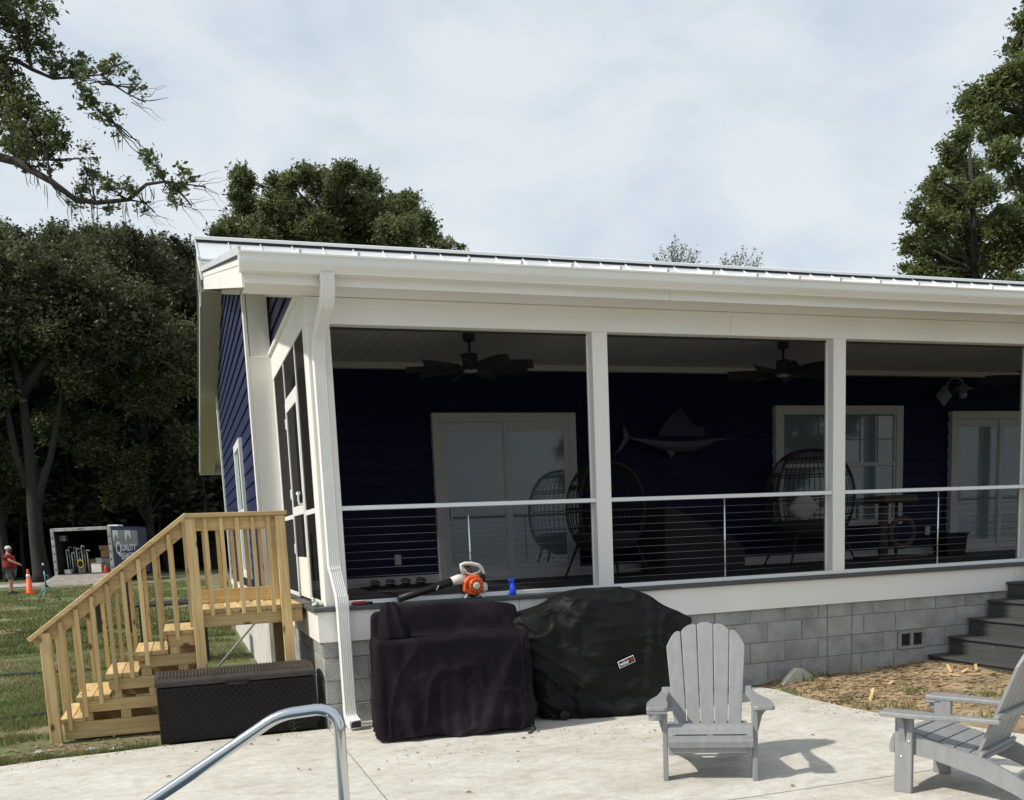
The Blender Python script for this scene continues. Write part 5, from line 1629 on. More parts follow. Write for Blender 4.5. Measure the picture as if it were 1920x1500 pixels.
part('beard', 'hair', man, lambda m: m.lathe([(.02, -.075), (.055, -.06), (.078, -.02), (.075, .02)], (.075, 0, 1.545), 16), True)
part('cap', 'capw', man, lambda m: m.lathe([(.108, 0), (.110, .03), (.095, .085), (.05, .115), (.01, .12)], (.038, 0, 1.625), 20), True)
part('cap_brim', 'blk', man, lambda m: m.prism([(.10, -.085), (.17, -.075), (.215, -.035), (.22, 0), (.215, .035), (.17, .075), (.10, .085)], 'z', 1.622, 1.634))
for s in (-1, 1):
    part('eye', 'black', man, lambda m: m.lathe([(.004, -.004), (.010, 0), (.004, .004)], (.130, s * .034, 1.60), 8, 'x'))
    part('ear', 'skin', man, lambda m: m.lathe([(.008, -.012), (.026, 0), (.008, .012)], (.035, s * .098, 1.585), 10, 'y'), True)
part('nose', 'skin', man, lambda m: m.lathe([(.004, -.028), (.017, -.018), (.010, .012), (.003, .03)], (.140, 0, 1.575), 8), True)

# hoses and litter on the lawn
def ground_tube(name, m, pts, r, label, cat):
    P = [Vector((x, y, float(gz(x, y)) + r * .9)) for x, y in pts]
    return tag(part(name, m, None, lambda b: b.tube(P, r, 8), True), label, cat)
ground_tube('garden_hose', 'hose', [(-9, 7.3), (-6.5, 7.0), (-4.8, 6.5), (-3.6, 6.4), (-2.4, 6.1), (-1.4, 6.2)], .022, 'black hose snaking over the lawn behind the staircase', 'hose')
ground_tube('drain_hose', 'hose', [(-6.5, 2.6), (-4.6, 2.45), (-3.4, 2.30), (-2.6, 2.5), (-1.5, 2.55), (-.9, 2.4)], .020, 'black hose on the ground close to the foot of the staircase', 'hose')
ground_tube('wet_hose', 'hose', [(-9.5, 10.6), (-6.6, 10.2), (-5.0, 9.9), (-4.1, 10.3), (-3.4, 11.2)], .025, 'black hose lying farther out on the lawn', 'hose')
# dark garden table seen between the balusters
tb = thing('garden_table', 'low dark table standing on the lawn behind the landing', 'table', (-1.35, 6.4, 0))
boxp('table_top', 'black', tb, -1.75, -.75, 6.0, 6.8, .82, .85, .01)
for x in (-1.68, -.85):
    for y in (6.1, 6.7):
        boxp('leg', 'black', tb, x - .035, x + .035, y - .035, y + .035, -.05, .80, .005)
fp = thing('fence_post_stack', 'short weathered posts standing on the lawn beyond the stair', 'posts', (-2.9, 12, 0))
for q in range(3):
    boxp('post', 'bark', fp, -2.75 + q * .55, -2.63 + q * .55, 11.9, 12.02, -.05, .9 + .25 * (q % 2), .01)

# ------------------------------------------------------------------ foliage
def leaf_mesh(name, blobs, n_clump, n_leaf, leaf, clump_r, seed, shell=.55, flat=.85, org=(0, 0, 0), sat_n=11, far=.42, spray=.30):
    """Leaf sized quads gathered in clumps, the clumps spread through a set of overlapping blobs."""
    r = np.random.RandomState(seed)
    B = np.array(blobs, float)
    # small outlying clusters break up the outline of every blob
    k_ = sat_n
    dd = r.normal(size=(len(B) * k_, 3))
    dd /= np.linalg.norm(dd, axis=1)[:, None]
    src = np.repeat(B, k_, 0)
    sat = np.concatenate([src[:, :3] + dd * src[:, 3:4] * (.75 + far * r.rand(len(src), 1)), src[:, 3:4] * (.14 + .26 * r.rand(len(src), 1))], 1)
    B = np.concatenate([B, sat])
    w = B[:, 3] ** 2
    pick = r.choice(len(B), n_clump, p=w / w.sum())
    d = r.normal(size=(n_clump, 3))
    d /= np.linalg.norm(d, axis=1)[:, None]
    rad = (shell + (1.05 - shell) * r.rand(n_clump) ** .7) * B[pick, 3]
    c = B[pick, :3] + d * rad[:, None] * np.array([1, 1, flat])
    cr = clump_r * (.6 + .8 * r.rand(n_clump))
    n = n_clump * n_leaf
    ci = np.repeat(np.arange(n_clump), n_leaf)
    off = r.normal(size=(n, 3)) * .5
    p = c[ci] + off * cr[ci][:, None] * np.array([1, 1, .7])
    # leafy sprays that stick out of the masses and feather the outline
    ns = int(n_clump * spray)
    if ns:
        pk = r.choice(len(B), ns, p=w / w.sum())
        sd = r.normal(size=(ns, 3))
        sd[:, 2] = sd[:, 2] * .8 + .35
        sd /= np.linalg.norm(sd, axis=1)[:, None]
        s0 = B[pk, :3] + sd * B[pk, 3:4] * .7
        ln_ = (B[pk, 3:4] * (.25 + .45 * r.rand(ns, 1)) + clump_r * .5)
        kl = 14
        tt = np.tile(np.linspace(0, 1, kl), ns)[:, None]
        ii = np.repeat(np.arange(ns), kl)
        sp = s0[ii] + sd[ii] * ln_[ii] * tt + r.normal(size=(ns * kl, 3)) * clump_r * .16 * (1.15 - tt)
        p = np.concatenate([p, sp])
        n = len(p)
    a = r.normal(size=(n, 3))
    a[:, 2] *= .6
    a /= np.linalg.norm(a, axis=1)[:, None]
    b = r.normal(size=(n, 3))
    b -= a * (a * b).sum(1)[:, None]
    b /= np.linalg.norm(b, axis=1)[:, None]
    s = leaf * (.45 + 1.1 * r.rand(n) ** 1.5)[:, None]
    v = np.stack([p - a * s, p + b * s * .45, p + a * s, p - b * s * .45], 1).reshape(-1, 3) - np.array(org)
    me = bpy.data.meshes.new(name)
    me.vertices.add(4 * n)
    me.vertices.foreach_set('co', v.ravel().astype(np.float32))
    me.loops.add(4 * n)
    me.loops.foreach_set('vertex_index', np.arange(4 * n, dtype=np.int32))
    me.polygons.add(n)
    me.polygons.foreach_set('loop_start', np.arange(0, 4 * n, 4, dtype=np.int32))
    me.update(calc_edges=True)
    return me
def link_mesh(name, me, m, parent=None):
    if not me.materials:
        me.materials.append(MT[m])
    o = bpy.data.objects.new(name, me)
    COL.objects.link(o)
    if parent: o.parent = parent
    ORG[o.name] = ORG.get(parent.name, (0, 0, 0)) if parent else (0, 0, 0)
    return o
def wig(a, b, n, amp, r):
    """Wavy path from a to b."""
    a, b = Vector(a), Vector(b)
    L = (b - a).length
    out = []
    for i in range(n + 1):
        t = i / n
        j = Vector((r.uniform(-1, 1), r.uniform(-1, 1), r.uniform(-.6, .6))) * amp * L * math.sin(math.pi * t)
        out.append(a + (b - a) * t + j)
    return out

OAK_BLOBS = [(-3.06,12.18,11.13,0.48),(-2.56,12.23,11.41,0.27),(-2.85,12.32,10.82,0.44),(-3.31,12.59,10.17,0.49),(-2.4,12.02,10.4,0.33),(-2.06,12.2,10.55,0.28),(-2.01,10.72,9.72,0.18),(-1.58,11.3,10.17,0.23),(-1.25,11.94,10.43,0.26),(-1.02,11.36,10.05,0.17),(-1.06,11.74,9.99,0.14),(-1.92,10.76,9.33,0.2),(-1.65,11.2,9.33,0.21),(-1.53,10.77,8.92,0.11),(-3.09,11.83,9.51,0.53),(-2.85,11.72,9.09,0.48),(-3.14,10.92,8.65,0.38),(-2.54,11.07,8.95,0.33),(-2.47,11.1,8.73,0.21),(-2.84,12.2,8.89,0.34),(-3.2,12.09,8.84,0.29),(-2.05,10.74,8.48,0.15),(-2.05,11.7,8.53,0.27),(-1.75,10.52,7.86,0.22),(-2.23,11.44,8.13,0.17),(-1.36,10.36,7.78,0.18),(-1.01,10.12,8.22,0.16),(-0.84,11.39,8.45,0.2),(-0.47,10.2,7.95,0.22),(-0.68,10.27,7.85,0.15),(-0.6,11.41,8.04,0.16),(-2.38,11.83,7.9,0.2),(-1.21,10.51,7.54,0.12),(-1.78,11.77,7.95,0.16),(-3.88,12.3,10.92,0.86),(-4.21,12.43,9.69,0.97),(-3.97,11.96,11.77,1.11),(-2.93,12.8,12.45,0.79),(-5.06,12.86,10.51,1.16),(-5.19,13.58,12.28,1.38),(-4.89,12.89,9.08,0.79),(-3.17,11.72,11.07,0.42),(-3.52,11.82,10.3,0.56)]
OAK_LIMBS = [[(-6.75,13.27,7.79),(-5.45,12.84,8.56),(-4.37,12.29,8.76),(-3.53,11.89,8.69),(-3.26,11.67,8.56),(-3.0,11.56,8.39),(-2.69,11.31,8.15),(-2.32,11.14,7.82),(-1.96,10.89,7.7),(-1.42,10.71,7.73),(-1.09,10.53,7.95),(-0.78,10.43,7.98),(-0.57,10.22,7.77),(-0.38,10.11,7.5)],[(-6.75,13.27,7.79),(-5.8,13.46,9.78),(-4.58,13.06,10.56),(-3.42,12.46,10.62),(-3.14,12.25,10.51),(-2.88,12.13,10.33),(-2.52,11.87,10.1),(-2.15,11.74,10.1),(-1.69,11.48,10.08)],[(-2.15,11.74,10.1),(-2.0,11.52,9.67),(-1.75,11.4,9.42),(-1.53,11.18,9.15)],[(-1.69,11.48,10.08),(-1.48,11.26,9.83),(-1.27,11.17,9.67),(-0.99,11.05,9.51)],[(-0.78,10.43,7.98),(-0.43,10.19,7.88),(-0.13,10.08,7.82)],[(-1.42,10.71,7.73),(-1.16,10.62,7.67),(-1.0,10.42,7.46)],[(-3.26,11.67,8.56),(-3.31,11.75,8.97),(-3.09,11.88,9.57)],[(-2.69,11.31,8.15),(-2.72,11.49,8.57),(-2.85,11.62,9.14)],[(-2.88,12.13,10.33),(-2.94,12.34,10.87),(-2.61,12.44,11.54)],[(-4.58,13.06,10.56),(-3.96,13.1,11.46),(-3.19,12.74,11.57)],[(-6.75,13.27,7.79),(-6.35,14.17,11.14),(-5.26,14.04,12.69)]]
OAK_FOOT = [-7.52,12.44,0.53]
RIGHT_NEAR = [(21.05,13.9,12.81,0.81),(20.56,13.96,12.45,0.41),(21.44,13.58,13.26,0.73),(20.69,14.39,12.98,0.33),(22.3,14.55,12.49,0.69),(20.87,13.3,11.21,0.58),(22.87,14.9,14.83,0.46),(22.51,14.2,15.16,0.52),(22.3,13.57,11.0,0.59),(22.14,15.16,12.57,0.34),(23.1,14.03,12.92,1.06),(22.87,13.88,14.23,0.89),(24.0,14.04,14.98,1.21),(24.6,14.12,13.1,1.23),(22.58,12.79,10.75,1.02),(23.08,15.05,11.28,0.35)]
RIGHT_MID = [(26.67,20.95,15.0,0.46),(28.18,23.34,15.74,0.25),(28.8,23.43,15.34,0.73),(25.73,21.05,13.7,0.42),(29.07,23.02,14.62,0.83),(26.46,22.11,13.46,0.64),(27.9,22.44,13.48,0.91),(27.37,20.36,13.04,0.67),(25.06,21.2,12.43,0.54),(26.13,21.31,12.16,0.88),(29.48,23.24,12.75,1.05),(28.39,20.59,12.08,0.88),(26.8,23.28,12.12,0.62),(28.12,23.45,11.74,0.95),(29.33,23.05,11.48,1.05),(28.72,20.87,10.87,0.89),(25.81,21.85,10.62,0.5),(30.08,21.21,11.6,1.01),(31.19,22.08,13.48,0.83),(29.55,19.78,11.54,1.16),(26.41,23.25,11.2,0.25),(27.84,22.83,10.37,1.04),(29.38,22.51,10.15,1.04),(28.23,19.63,9.41,0.96),(32.45,21.86,10.51,1.26),(25.28,20.84,9.41,0.77)]
CENTER = [(3.21,41.11,18.85,0.66),(3.03,42.58,18.61,0.57),(3.55,44.04,18.62,0.81),(3.25,41.15,19.23,0.35),(2.89,44.12,17.45,1.08),(1.98,42.28,16.61,0.57),(3.83,40.38,16.39,1.01),(4.84,40.36,18.36,0.81),(4.54,39.53,17.12,1.12),(5.17,38.94,18.13,0.54),(5.95,39.12,18.6,0.64),(6.94,41.72,18.96,1.05),(6.32,43.46,18.23,1.36),(7.47,38.65,18.44,0.84),(7.74,37.97,18.5,0.49),(9.51,42.53,19.54,1.08),(7.7,40.44,17.61,1.55),(9.0,39.23,17.07,1.4),(6.36,39.05,15.9,1.5),(5.16,41.41,16.28,1.3),(10.74,41.02,17.99,1.07),(10.8,38.98,17.71,0.56),(11.14,38.51,16.49,0.97),(9.57,36.93,15.46,1.23),(12.13,40.83,16.62,0.75),(11.57,36.03,14.8,0.44),(12.88,38.12,15.31,0.31),(8.85,41.49,16.38,1.6),(3.88,39.2,15.1,1.24),(7.68,41.19,15.6,1.85),(10.94,41.28,15.79,1.62),(5.57,41.28,15.03,1.83),(9.15,40.84,14.57,2.12)]
SPRIG_A = [(16.36,23.19,11.53,0.23),(16.39,23.49,11.26,0.3),(15.93,23.32,11.1,0.26),(17.03,23.74,11.45,0.27),(16.98,23.1,11.0,0.25),(15.84,23.66,11.01,0.23),(16.79,23.92,11.03,0.48),(17.45,23.54,11.02,0.19)]
SPRIG_B = [(18.52,23.32,11.08,0.19),(18.6,22.74,11.07,0.23),(18.88,22.66,10.98,0.23),(19.37,22.74,10.89,0.21),(18.67,22.68,10.7,0.42),(17.94,22.73,10.71,0.19)]

# overhanging live oak, upper left
ok_foot = Vector(OAK_FOOT)
ok_foot.z = float(gz(ok_foot.x, ok_foot.y)) - .1
oak = thing('live_oak', 'live oak whose long mossy limbs hang into the picture at upper left', 'tree', tuple(ok_foot))
rr_ = random.Random(2)
first = Vector(OAK_LIMBS[0][0])
trunk_p = wig(ok_foot, first, 6, .03, rr_)
tk = part('trunk', 'bark', oak, lambda m: m.tube(trunk_p + [first + Vector((.1, .1, 2.2))], [.55, .42, .38, .36, .34, .32, .28, .10], 12), True)
ri = [.20, .17, .07, .06, .05, .05, .05, .05, .05, .18, .15]
for li, l in enumerate(OAK_LIMBS):
    r0 = (.105, .085, .030, .026, .022, .02, .026, .03, .03, .05, .08)[li]
    n = len(l)
    part('limb', 'bark', oak, lambda m: m.tube(l, [max(.012, r0 * (1 - .88 * (i / (n - 1)) ** .8)) for i in range(n)], 8), True)
tw_m = MB()
for bx_, by_, bz_, br_ in OAK_BLOBS:
    # twigs reaching from the nearest limb point into each leaf mass
    c = Vector((bx_, by_, bz_))
    near = min((Vector(q) for l in OAK_LIMBS for q in l), key=lambda q: (q - c).length)
    for k in range(4):
        e = c + Vector((rr_.uniform(-1, 1), rr_.uniform(-1, 1), rr_.uniform(-1, 1))) * br_ * .9
        tw_m.tube(wig(near, e, 5, .10, rr_), [.016, .013, .010, .008, .006, .004], 4, False)
for (x, y, z) in [OAK_LIMBS[0][-1], OAK_LIMBS[4][-1], OAK_LIMBS[3][-1], OAK_LIMBS[5][-1]]:
    for k in range(8):
        e = Vector((x, y, z)) + Vector((rr_.uniform(-.05, .45), rr_.uniform(-.3, .3), rr_.uniform(-.35, .25)))
        tw_m.tube(wig((x - rr_.uniform(0, .3), y, z + rr_.uniform(-.05, .1)), e, 4, .10, rr_), [.007, .006, .004, .003, .002], 4, False)
tag(tw_m.build('twigs', 'bark', oak), kind='stuff')
link_mesh('crown', leaf_mesh('crown', [(q[0], q[1], q[2], q[3] * .74) for q in OAK_BLOBS], 1700, 24, .046, .14, 3, shell=.05, org=tuple(ok_foot)), 'leaf', oak)
ms = MB()
for px_ in [OAK_LIMBS[0][6], OAK_LIMBS[0][7], OAK_LIMBS[0][9], OAK_LIMBS[0][5], OAK_LIMBS[2][3], OAK_LIMBS[0][8], OAK_LIMBS[0][10]]:
    for k in range(5):
        s0 = Vector(px_) + Vector((rr_.uniform(-.12, .12), rr_.uniform(-.1, .1), -.05))
        ms.tube([s0, s0 + Vector((rr_.uniform(-.03, .03), 0, -.15)), s0 + Vector((rr_.uniform(-.04, .04), 0, -rr_.uniform(.2, .42)))], [.006, .008, .002], 4, False)
tag(ms.build('spanish_moss', 'moss', oak), kind='stuff')

def blob_tree(name, label, blobs, foot, m, nc, nl, leaf, cr, seed, trunk_r=.3, bark='bark', group=None, shell=.4, limbs=True):
    foot = Vector(foot)
    t = thing(name, label, 'tree', tuple(foot), group)
    r = random.Random(seed)
    B = sorted(blobs, key=lambda q: q[2])
    cx = sum(q[0] for q in B) / len(B)
    cy = sum(q[1] for q in B) / len(B)
    zt = B[-1][2]
    axis = wig(foot, (cx, cy, zt - .4), 7, .02, r)
    part('trunk', bark, t, lambda mm: mm.tube(axis, [trunk_r * (1 - .9 * i / 7) + .02 for i in range(8)], 9), True)
    if limbs:
        for q in B:
            c = Vector(q[:3])
            st_ = min(axis, key=lambda a: abs(a.z - (c.z - (c - Vector((cx, cy, c.z))).length * .6)))
            L = (c - st_).length
            if L > .5:
                part('limb', bark, t, lambda mm: mm.tube(wig(st_, c, 5, .06, r), [max(.02, trunk_r * .30 * (1 - .8 * i / 5)) for i in range(6)], 6, False), True)
    link_mesh('crown', leaf_mesh('crown', blobs, nc, nl, leaf, cr, seed, shell=shell, org=tuple(foot)), m, t)
    return t
def gfoot(x, y):
    return (x, y, float(gz(x, y)) - .1)
def mx(bl):
    return [sum(q[i] * q[3] ** 2 for q in bl) / sum(q[3] ** 2 for q in bl) for i in (0, 1)]
RIGHT_NEAR = [(q[0], q[1], q[2], q[3] * .66) for q in RIGHT_NEAR]
RIGHT_MID = [(q[0], q[1], q[2], q[3] * .68) for q in RIGHT_MID]
CENTER = [(q[0], q[1], q[2], q[3] * .62) for q in CENTER]
a = mx(RIGHT_NEAR)
blob_tree('broadleaf_tree', 'bright green tree reaching in from the upper right corner', RIGHT_NEAR, gfoot(a[0] + .6, a[1]), 'leaf2', 2300, 22, .066, .22, 21, .28, shell=.15)
a = mx(RIGHT_MID)
blob_tree('broadleaf_tree', 'dense cone shaped tree rising behind the right end of the roof', RIGHT_MID, gfoot(a[0] + .4, a[1]), 'leaf2', 3500, 22, .074, .25, 22, .32, shell=.2)
a = mx(CENTER)
blob_tree('oak_tree', 'wide dark oak standing behind the left half of the house', CENTER, gfoot(a[0], a[1]), 'leaf', 6300, 24, .088, .32, 23, .4, shell=.2)
def airy_tree(label, blobs, seed):
    """Thin upright twigs with small leaves along them."""
    r = random.Random(seed)
    a = mx(blobs)
    foot = Vector(gfoot(a[0], a[1]))
    t = thing('slender_tree', label, 'tree', tuple(foot))
    zb = min(q[2] for q in blobs) - 1.2
    base = Vector((a[0], a[1], zb))
    part('trunk', 'bark', t, lambda m: m.tube(wig(foot, base, 6, .02, r), [.10, .09, .08, .07, .06, .05, .04], 7), True)
    tm, lm = MB(), MB()
    for q in blobs:
        for k in range(7):
            tip = Vector(q[:3]) + Vector((r.gauss(0, .75), r.gauss(0, .75), r.gauss(.25, .6))) * q[3]
            path = wig(base + Vector((r.uniform(-.1, .1), r.uniform(-.1, .1), 0)), tip, 10, .04, r)
            tm.tube(path, [.022 * (1 - .85 * i / 10) for i in range(11)], 4, False)
            for i in range(4, 11):
                for _ in range(5):
                    c = path[i] + Vector((r.gauss(0, .05), r.gauss(0, .05), r.gauss(0, .05)))
                    d = Vector((r.gauss(0, 1), r.gauss(0, 1), r.gauss(0, .6))).normalized() * r.uniform(.025, .06)
                    s_ = d.cross(Vector((r.gauss(0, 1), r.gauss(0, 1), 1))).normalized() * d.length * .45
                    lm.add([c - d, c + s_, c + d, c - s_], [(0, 1, 2, 3)])
    tag(tm.build('twigs', 'bark', t), kind='stuff')
    lm.build('crown', 'leaf2', t)
airy_tree('airy treetop showing above the middle of the roof ridge', SPRIG_A, 24)
airy_tree('low airy treetop right of the other one above the ridge', SPRIG_B, 25)

# ------------------------------------------------------------------ the wood: tree kinds, then copies
def forest_kind(seed, H, W, m, low):
    """Returns (trunk mesh, crown mesh) around the origin."""
    r = random.Random(seed)
    blobs, paths = [], []
    n = 34
    for i in range(n):
        t = low + (1 - low) * (i + .5) / n
        prof = math.sin(math.pi * min(1, max(.04, (t - low + .10) / (1.08 - low)))) ** .7
        a = i * 2.4 + r.uniform(-.5, .5)
        d = W * prof * r.uniform(.45, 1.0)
        c = Vector((math.cos(a) * d, math.sin(a) * d, t * H))
        blobs.append((c.x, c.y, c.z, r.uniform(.12, .27) * W))
        paths.append(wig((0, 0, max(1.5, c.z - d * .8 - .5)), c, 5, .07, r))
    tm = MB()
    lean = r.uniform(-.8, .8)
    tm.tube([(0, 0, -.3), (0, 0, .4), (.05 * lean, 0, H * .2), (.25 * lean, .2, H * .45), (.4 * lean, .1, H * .75), (.3 * lean, 0, H * .95)], [.34, .27, .23, .18, .10, .03], 9)
    for p in paths:
        tm.tube(p, [.14, .12, .09, .07, .05, .03], 5, False)
    tme = tm.mesh('trunk')
    tme.materials.append(MT['barklight'])
    tme.polygons.foreach_set('use_smooth', [True] * len(tme.polygons))
    cme = leaf_mesh('crown', blobs, 5000, 16, .12, .55, seed, shell=.2, sat_n=6, spray=.2)
    cme.materials.append(MT[m])
    return tme, cme
KINDS = [forest_kind(31, 21, 5.2, 'leafF', .20), forest_kind(32, 20, 5.0, 'leaf3', .12), forest_kind(33, 22, 5.6, 'leafF', .26), forest_kind(34, 15, 5.0, 'leaf3', .03)]
def forest_tree(k, x, y, s, rz, label, group='trees of the wood behind the lawn', sz=1.0):
    t = thing('forest_tree', label, 'tree', gfoot(x, y), group)
    t.rotation_euler = (0, 0, rz)
    t.scale = (s, s, s * sz)
    for nm, me in zip(('trunk', 'crown'), KINDS[k]):
        o = bpy.data.objects.new(nm, me)
        COL.objects.link(o)
        o.parent = t
    return t
front = [(1, -11.6, 56.5, .98, 2.7, 'forest tree filling the gap at the far left of the wood'),
         (2, -4.4, 58, .95, .4, 'forest tree between the trailer and the house, second row'),
         (0, -.8, 58.5, .98, 1.9, 'forest tree farther back beside the house gable'),
         (1, -8.2, 58.5, 1.0, 5.6, 'forest tree farther back behind the forked trunk'),
         (0, -13.6, 52, .94, .3, 'forest tree at the left picture edge, front row of the wood'),
         (2, -9.9, 48.6, .84, 1.3, 'forest tree right behind the big forked trunk'),
         (0, -6.2, 55, .95, 2.2, 'forest tree rising behind the trailer'),
         (2, -2.6, 50, .83, 4.0, 'forest tree left of the house gable'),
         (1, .8, 54, .94, 5.1, 'forest tree just showing beside the house gable'),
         (0, -17.5, 58, .95, 3.3, 'forest tree beyond the left picture edge'),
         (1, 4.5, 57, .86, .9, 'forest tree hidden low behind the gable')]
for f in front:
    forest_tree(*f)
back = [(1, -22, 66), (3, -18.5, 62), (1, -15.5, 68), (3, -12, 61), (1, -9, 67), (3, -5.5, 63), (1, -2.5, 66), (3, .5, 61), (1, 3, 68), (3, 5.5, 63), (1, 9, 69), (3, 12, 66), (3, -8.3, 72), (3, -14, 76), (3, -2, 75), (3, 3.5, 74), (3, -20, 78), (1, -26, 70)]
for i, (k, x, y) in enumerate(back):
    forest_tree(k, x, y, (.86 if k == 1 else 1.0) + .05 * math.sin(i * 2.1), i * 1.7, 'dark tree deep in the wood behind the front row', 'trees deep in the wood')
# two trees on the lake shore behind the photographer, mirrored in the glass
forest_tree(0, 19.5, -30, .66, .7, 'shore tree behind the photographer, mirrored in the porch doors', 'trees on the lake shore')
forest_tree(2, 33, -34, .75, 2.7, 'second shore tree behind the photographer, mirrored in the right door', 'trees on the lake shore')
# forked trunk in front of the wood
bt_ = thing('forked_oak', 'big pale forked trunk at the edge of the wood left of the trailer', 'tree', gfoot(-7.75, 44.6))
g0 = Vector(gfoot(-7.75, 44.6))
part('trunk', 'barklight', bt_, lambda m: m.tube([g0 + Vector(q) for q in ((0, 0, -.1), (0, 0, .5), (-.05, 0, 2.0), (.0, 0, 3.9), (.05, .1, 6.5), (.0, .3, 9.5), (-.5, .3, 13))], [.62, .41, .34, .32, .24, .18, .08], 14), True)
part('limb', 'barklight', bt_, lambda m: m.tube([g0 + Vector(q) for q in ((.02, 0, 3.4), (.42, 0, 4.8), (.95, .1, 6.1), (1.5, .3, 8.2), (2.2, .3, 11))], [.26, .20, .16, .12, .05], 10), True)
part('limb', 'barklight', bt_, lambda m: m.tube([g0 + Vector(q) for q in ((-.05, 0, 4.5), (-.55, .1, 6.3), (-.8, .2, 9.5), (-1.6, .2, 12.5))], [.22, .17, .12, .05], 10), True)
part('limb', 'barklight', bt_, lambda m: m.tube([g0 + Vector(q) for q in ((0, .2, 9.2), (1.4, 0, 11.0), (3.6, -.3, 12.3), (6.0, -.4, 12.9))], [.22, .19, .14, .05], 8), True)
part('limb', 'barklight', bt_, lambda m: m.tube([g0 + Vector(q) for q in ((-.4, .2, 11.2), (.8, -.2, 12.4), (2.2, -.4, 13.6))], [.16, .12, .04], 8), True)
fb = [(g0.x + x, g0.y + y, g0.z + z * .90, r_ * .9) for x, y, z, r_ in ((-.5, 0, 14.2, 2.2), (2.2, -.3, 13.6, 1.9), (4.6, -.5, 14.0, 1.9), (-2.6, 0, 13.0, 2.0), (-4.2, .2, 11.2, 1.7), (6.2, -.5, 13.2, 1.5), (1.0, .2, 16, 2.0), (-2, .2, 16.2, 2.0), (3.4, 0, 15.8, 1.8), (2.4, -.2, 11.2, 1.0), (-2.4, -.2, 9.6, 1.1), (7.4, -.3, 11.4, 1.2))]
link_mesh('crown', leaf_mesh('crown', fb, 4200, 18, .11, .46, 41, shell=.35, org=tuple(g0)), 'leafF', bt_)
# undergrowth closing the view between the trunks
ug = [(x, 66 + 6 * rr_.random(), .6 + 4.5 * rr_.random() ** 1.3, 1.5 + 1.3 * rr_.random()) for x in np.linspace(-32, 22, 90)]
ug += [(x, 80 + 4 * rr_.random(), 3 + 9 * rr_.random(), 3.5) for x in np.linspace(-40, 26, 60)]
tag(link_mesh('undergrowth', leaf_mesh('undergrowth', ug, 11000, 14, .13, .7, 51, shell=.2), 'leaf3'), 'dense dark undergrowth between the trunks of the wood', 'undergrowth', kind='stuff')
sl = [(-14 + 1.1 * k, 52 + 2.2 * math.sin(k * 2.3)) for k in range(19)]
for k, (x, y) in enumerate(sl):
    g = Vector(gfoot(x, y))
    t = thing('sapling', 'slim bare trunk standing in the shade of the wood', 'tree', tuple(g), 'slim trunks in the shade of the wood')
    part('trunk', 'barklight', t, lambda m: m.tube(wig(g, g + Vector((rr_.uniform(-.9, .9), 0, 8.5)), 6, .03, rr_), [.10 + .05 * (k % 3), .10, .09, .08, .07, .06, .03], 6), True)
    part('crown', 'leaf3', t, lambda m: [m.add([c + Vector((-.2, 0, 0)), c + Vector((0, -.05, -.1)), c + Vector((.2, 0, 0)), c + Vector((0, .05, .1))], [(0, 1, 2, 3)]) for c in [g + Vector((rr_.gauss(0, .9), rr_.gauss(0, .9), rr_.uniform(3, 9))) for _ in range(160)]])

# ------------------------------------------------------------------ grass, litter
def blades(name, pts, h, w, seed, m='grassblade', zf=None):
    r = np.random.RandomState(seed)
    n = len(pts)
    P = np.zeros((n, 3))
    P[:, :2] = pts
    P[:, 2] = gz(P[:, 0], P[:, 1]) if zf is None else zf
    a = r.rand(n) * 2 * np.pi
    hh = h * (.45 + .9 * r.rand(n))
    ww = w * (.6 + .7 * r.rand(n))
    lean = r.normal(size=(n, 2)) * .55 * hh[:, None]
    dx = np.stack([np.cos(a), np.sin(a), np.zeros(n)], 1) * ww[:, None]
    tip = P.copy()
    tip[:, :2] += lean
    tip[:, 2] += hh
    v = np.stack([P - dx, P + dx, tip], 1).reshape(-1, 3)
    me = bpy.data.meshes.new(name)
    me.vertices.add(3 * n)
    me.vertices.foreach_set('co', v.ravel().astype(np.float32))
    me.loops.add(3 * n)
    me.loops.foreach_set('vertex_index', np.arange(3 * n, dtype=np.int32))
    me.polygons.add(n)
    me.polygons.foreach_set('loop_start', np.arange(0, 3 * n, 3, dtype=np.int32))
    me.update(calc_edges=True)
    return link_mesh(name, me, m)
def slab_y(x):
    e = sorted(left_edge)
    return np.interp(x, [q[0] for q in e], [q[1] for q in e])
n = 260000
yy = np.random.RandomState(61).rand(n) ** 2.0 * 34 - .2
xx = -1 * (np.random.RandomState(62).rand(n)) * (3.2 + yy * .38) - .27
keep = (yy > slab_y(xx) + .015) & ~((xx > -1.40) & (xx < -.05) & (yy < .58))
patch = vnoise(xx, yy, .9, 8) * .6 + vnoise(xx, yy, 3.1, 9) * .4
bare = np.where(yy < 1.6, .47, .40) + .10 * ((xx < -1.2) & (yy < .8))
keep &= patch > bare - .10 * np.random.RandomState(63).rand(n)
keep &= ~((np.abs(yy - 40) < 3))
near = keep & (yy < 9)
far = keep & (yy >= 9)
tag(blades('grass', np.stack([xx[near], yy[near]], 1), .055, .0035, 64), 'short patchy lawn grass around the staircase', 'grass', kind='stuff')
tag(blades('grass', np.stack([xx[far], yy[far]], 1), .07, .011, 65), 'lawn grass stretching away to the drive', 'grass', kind='stuff')
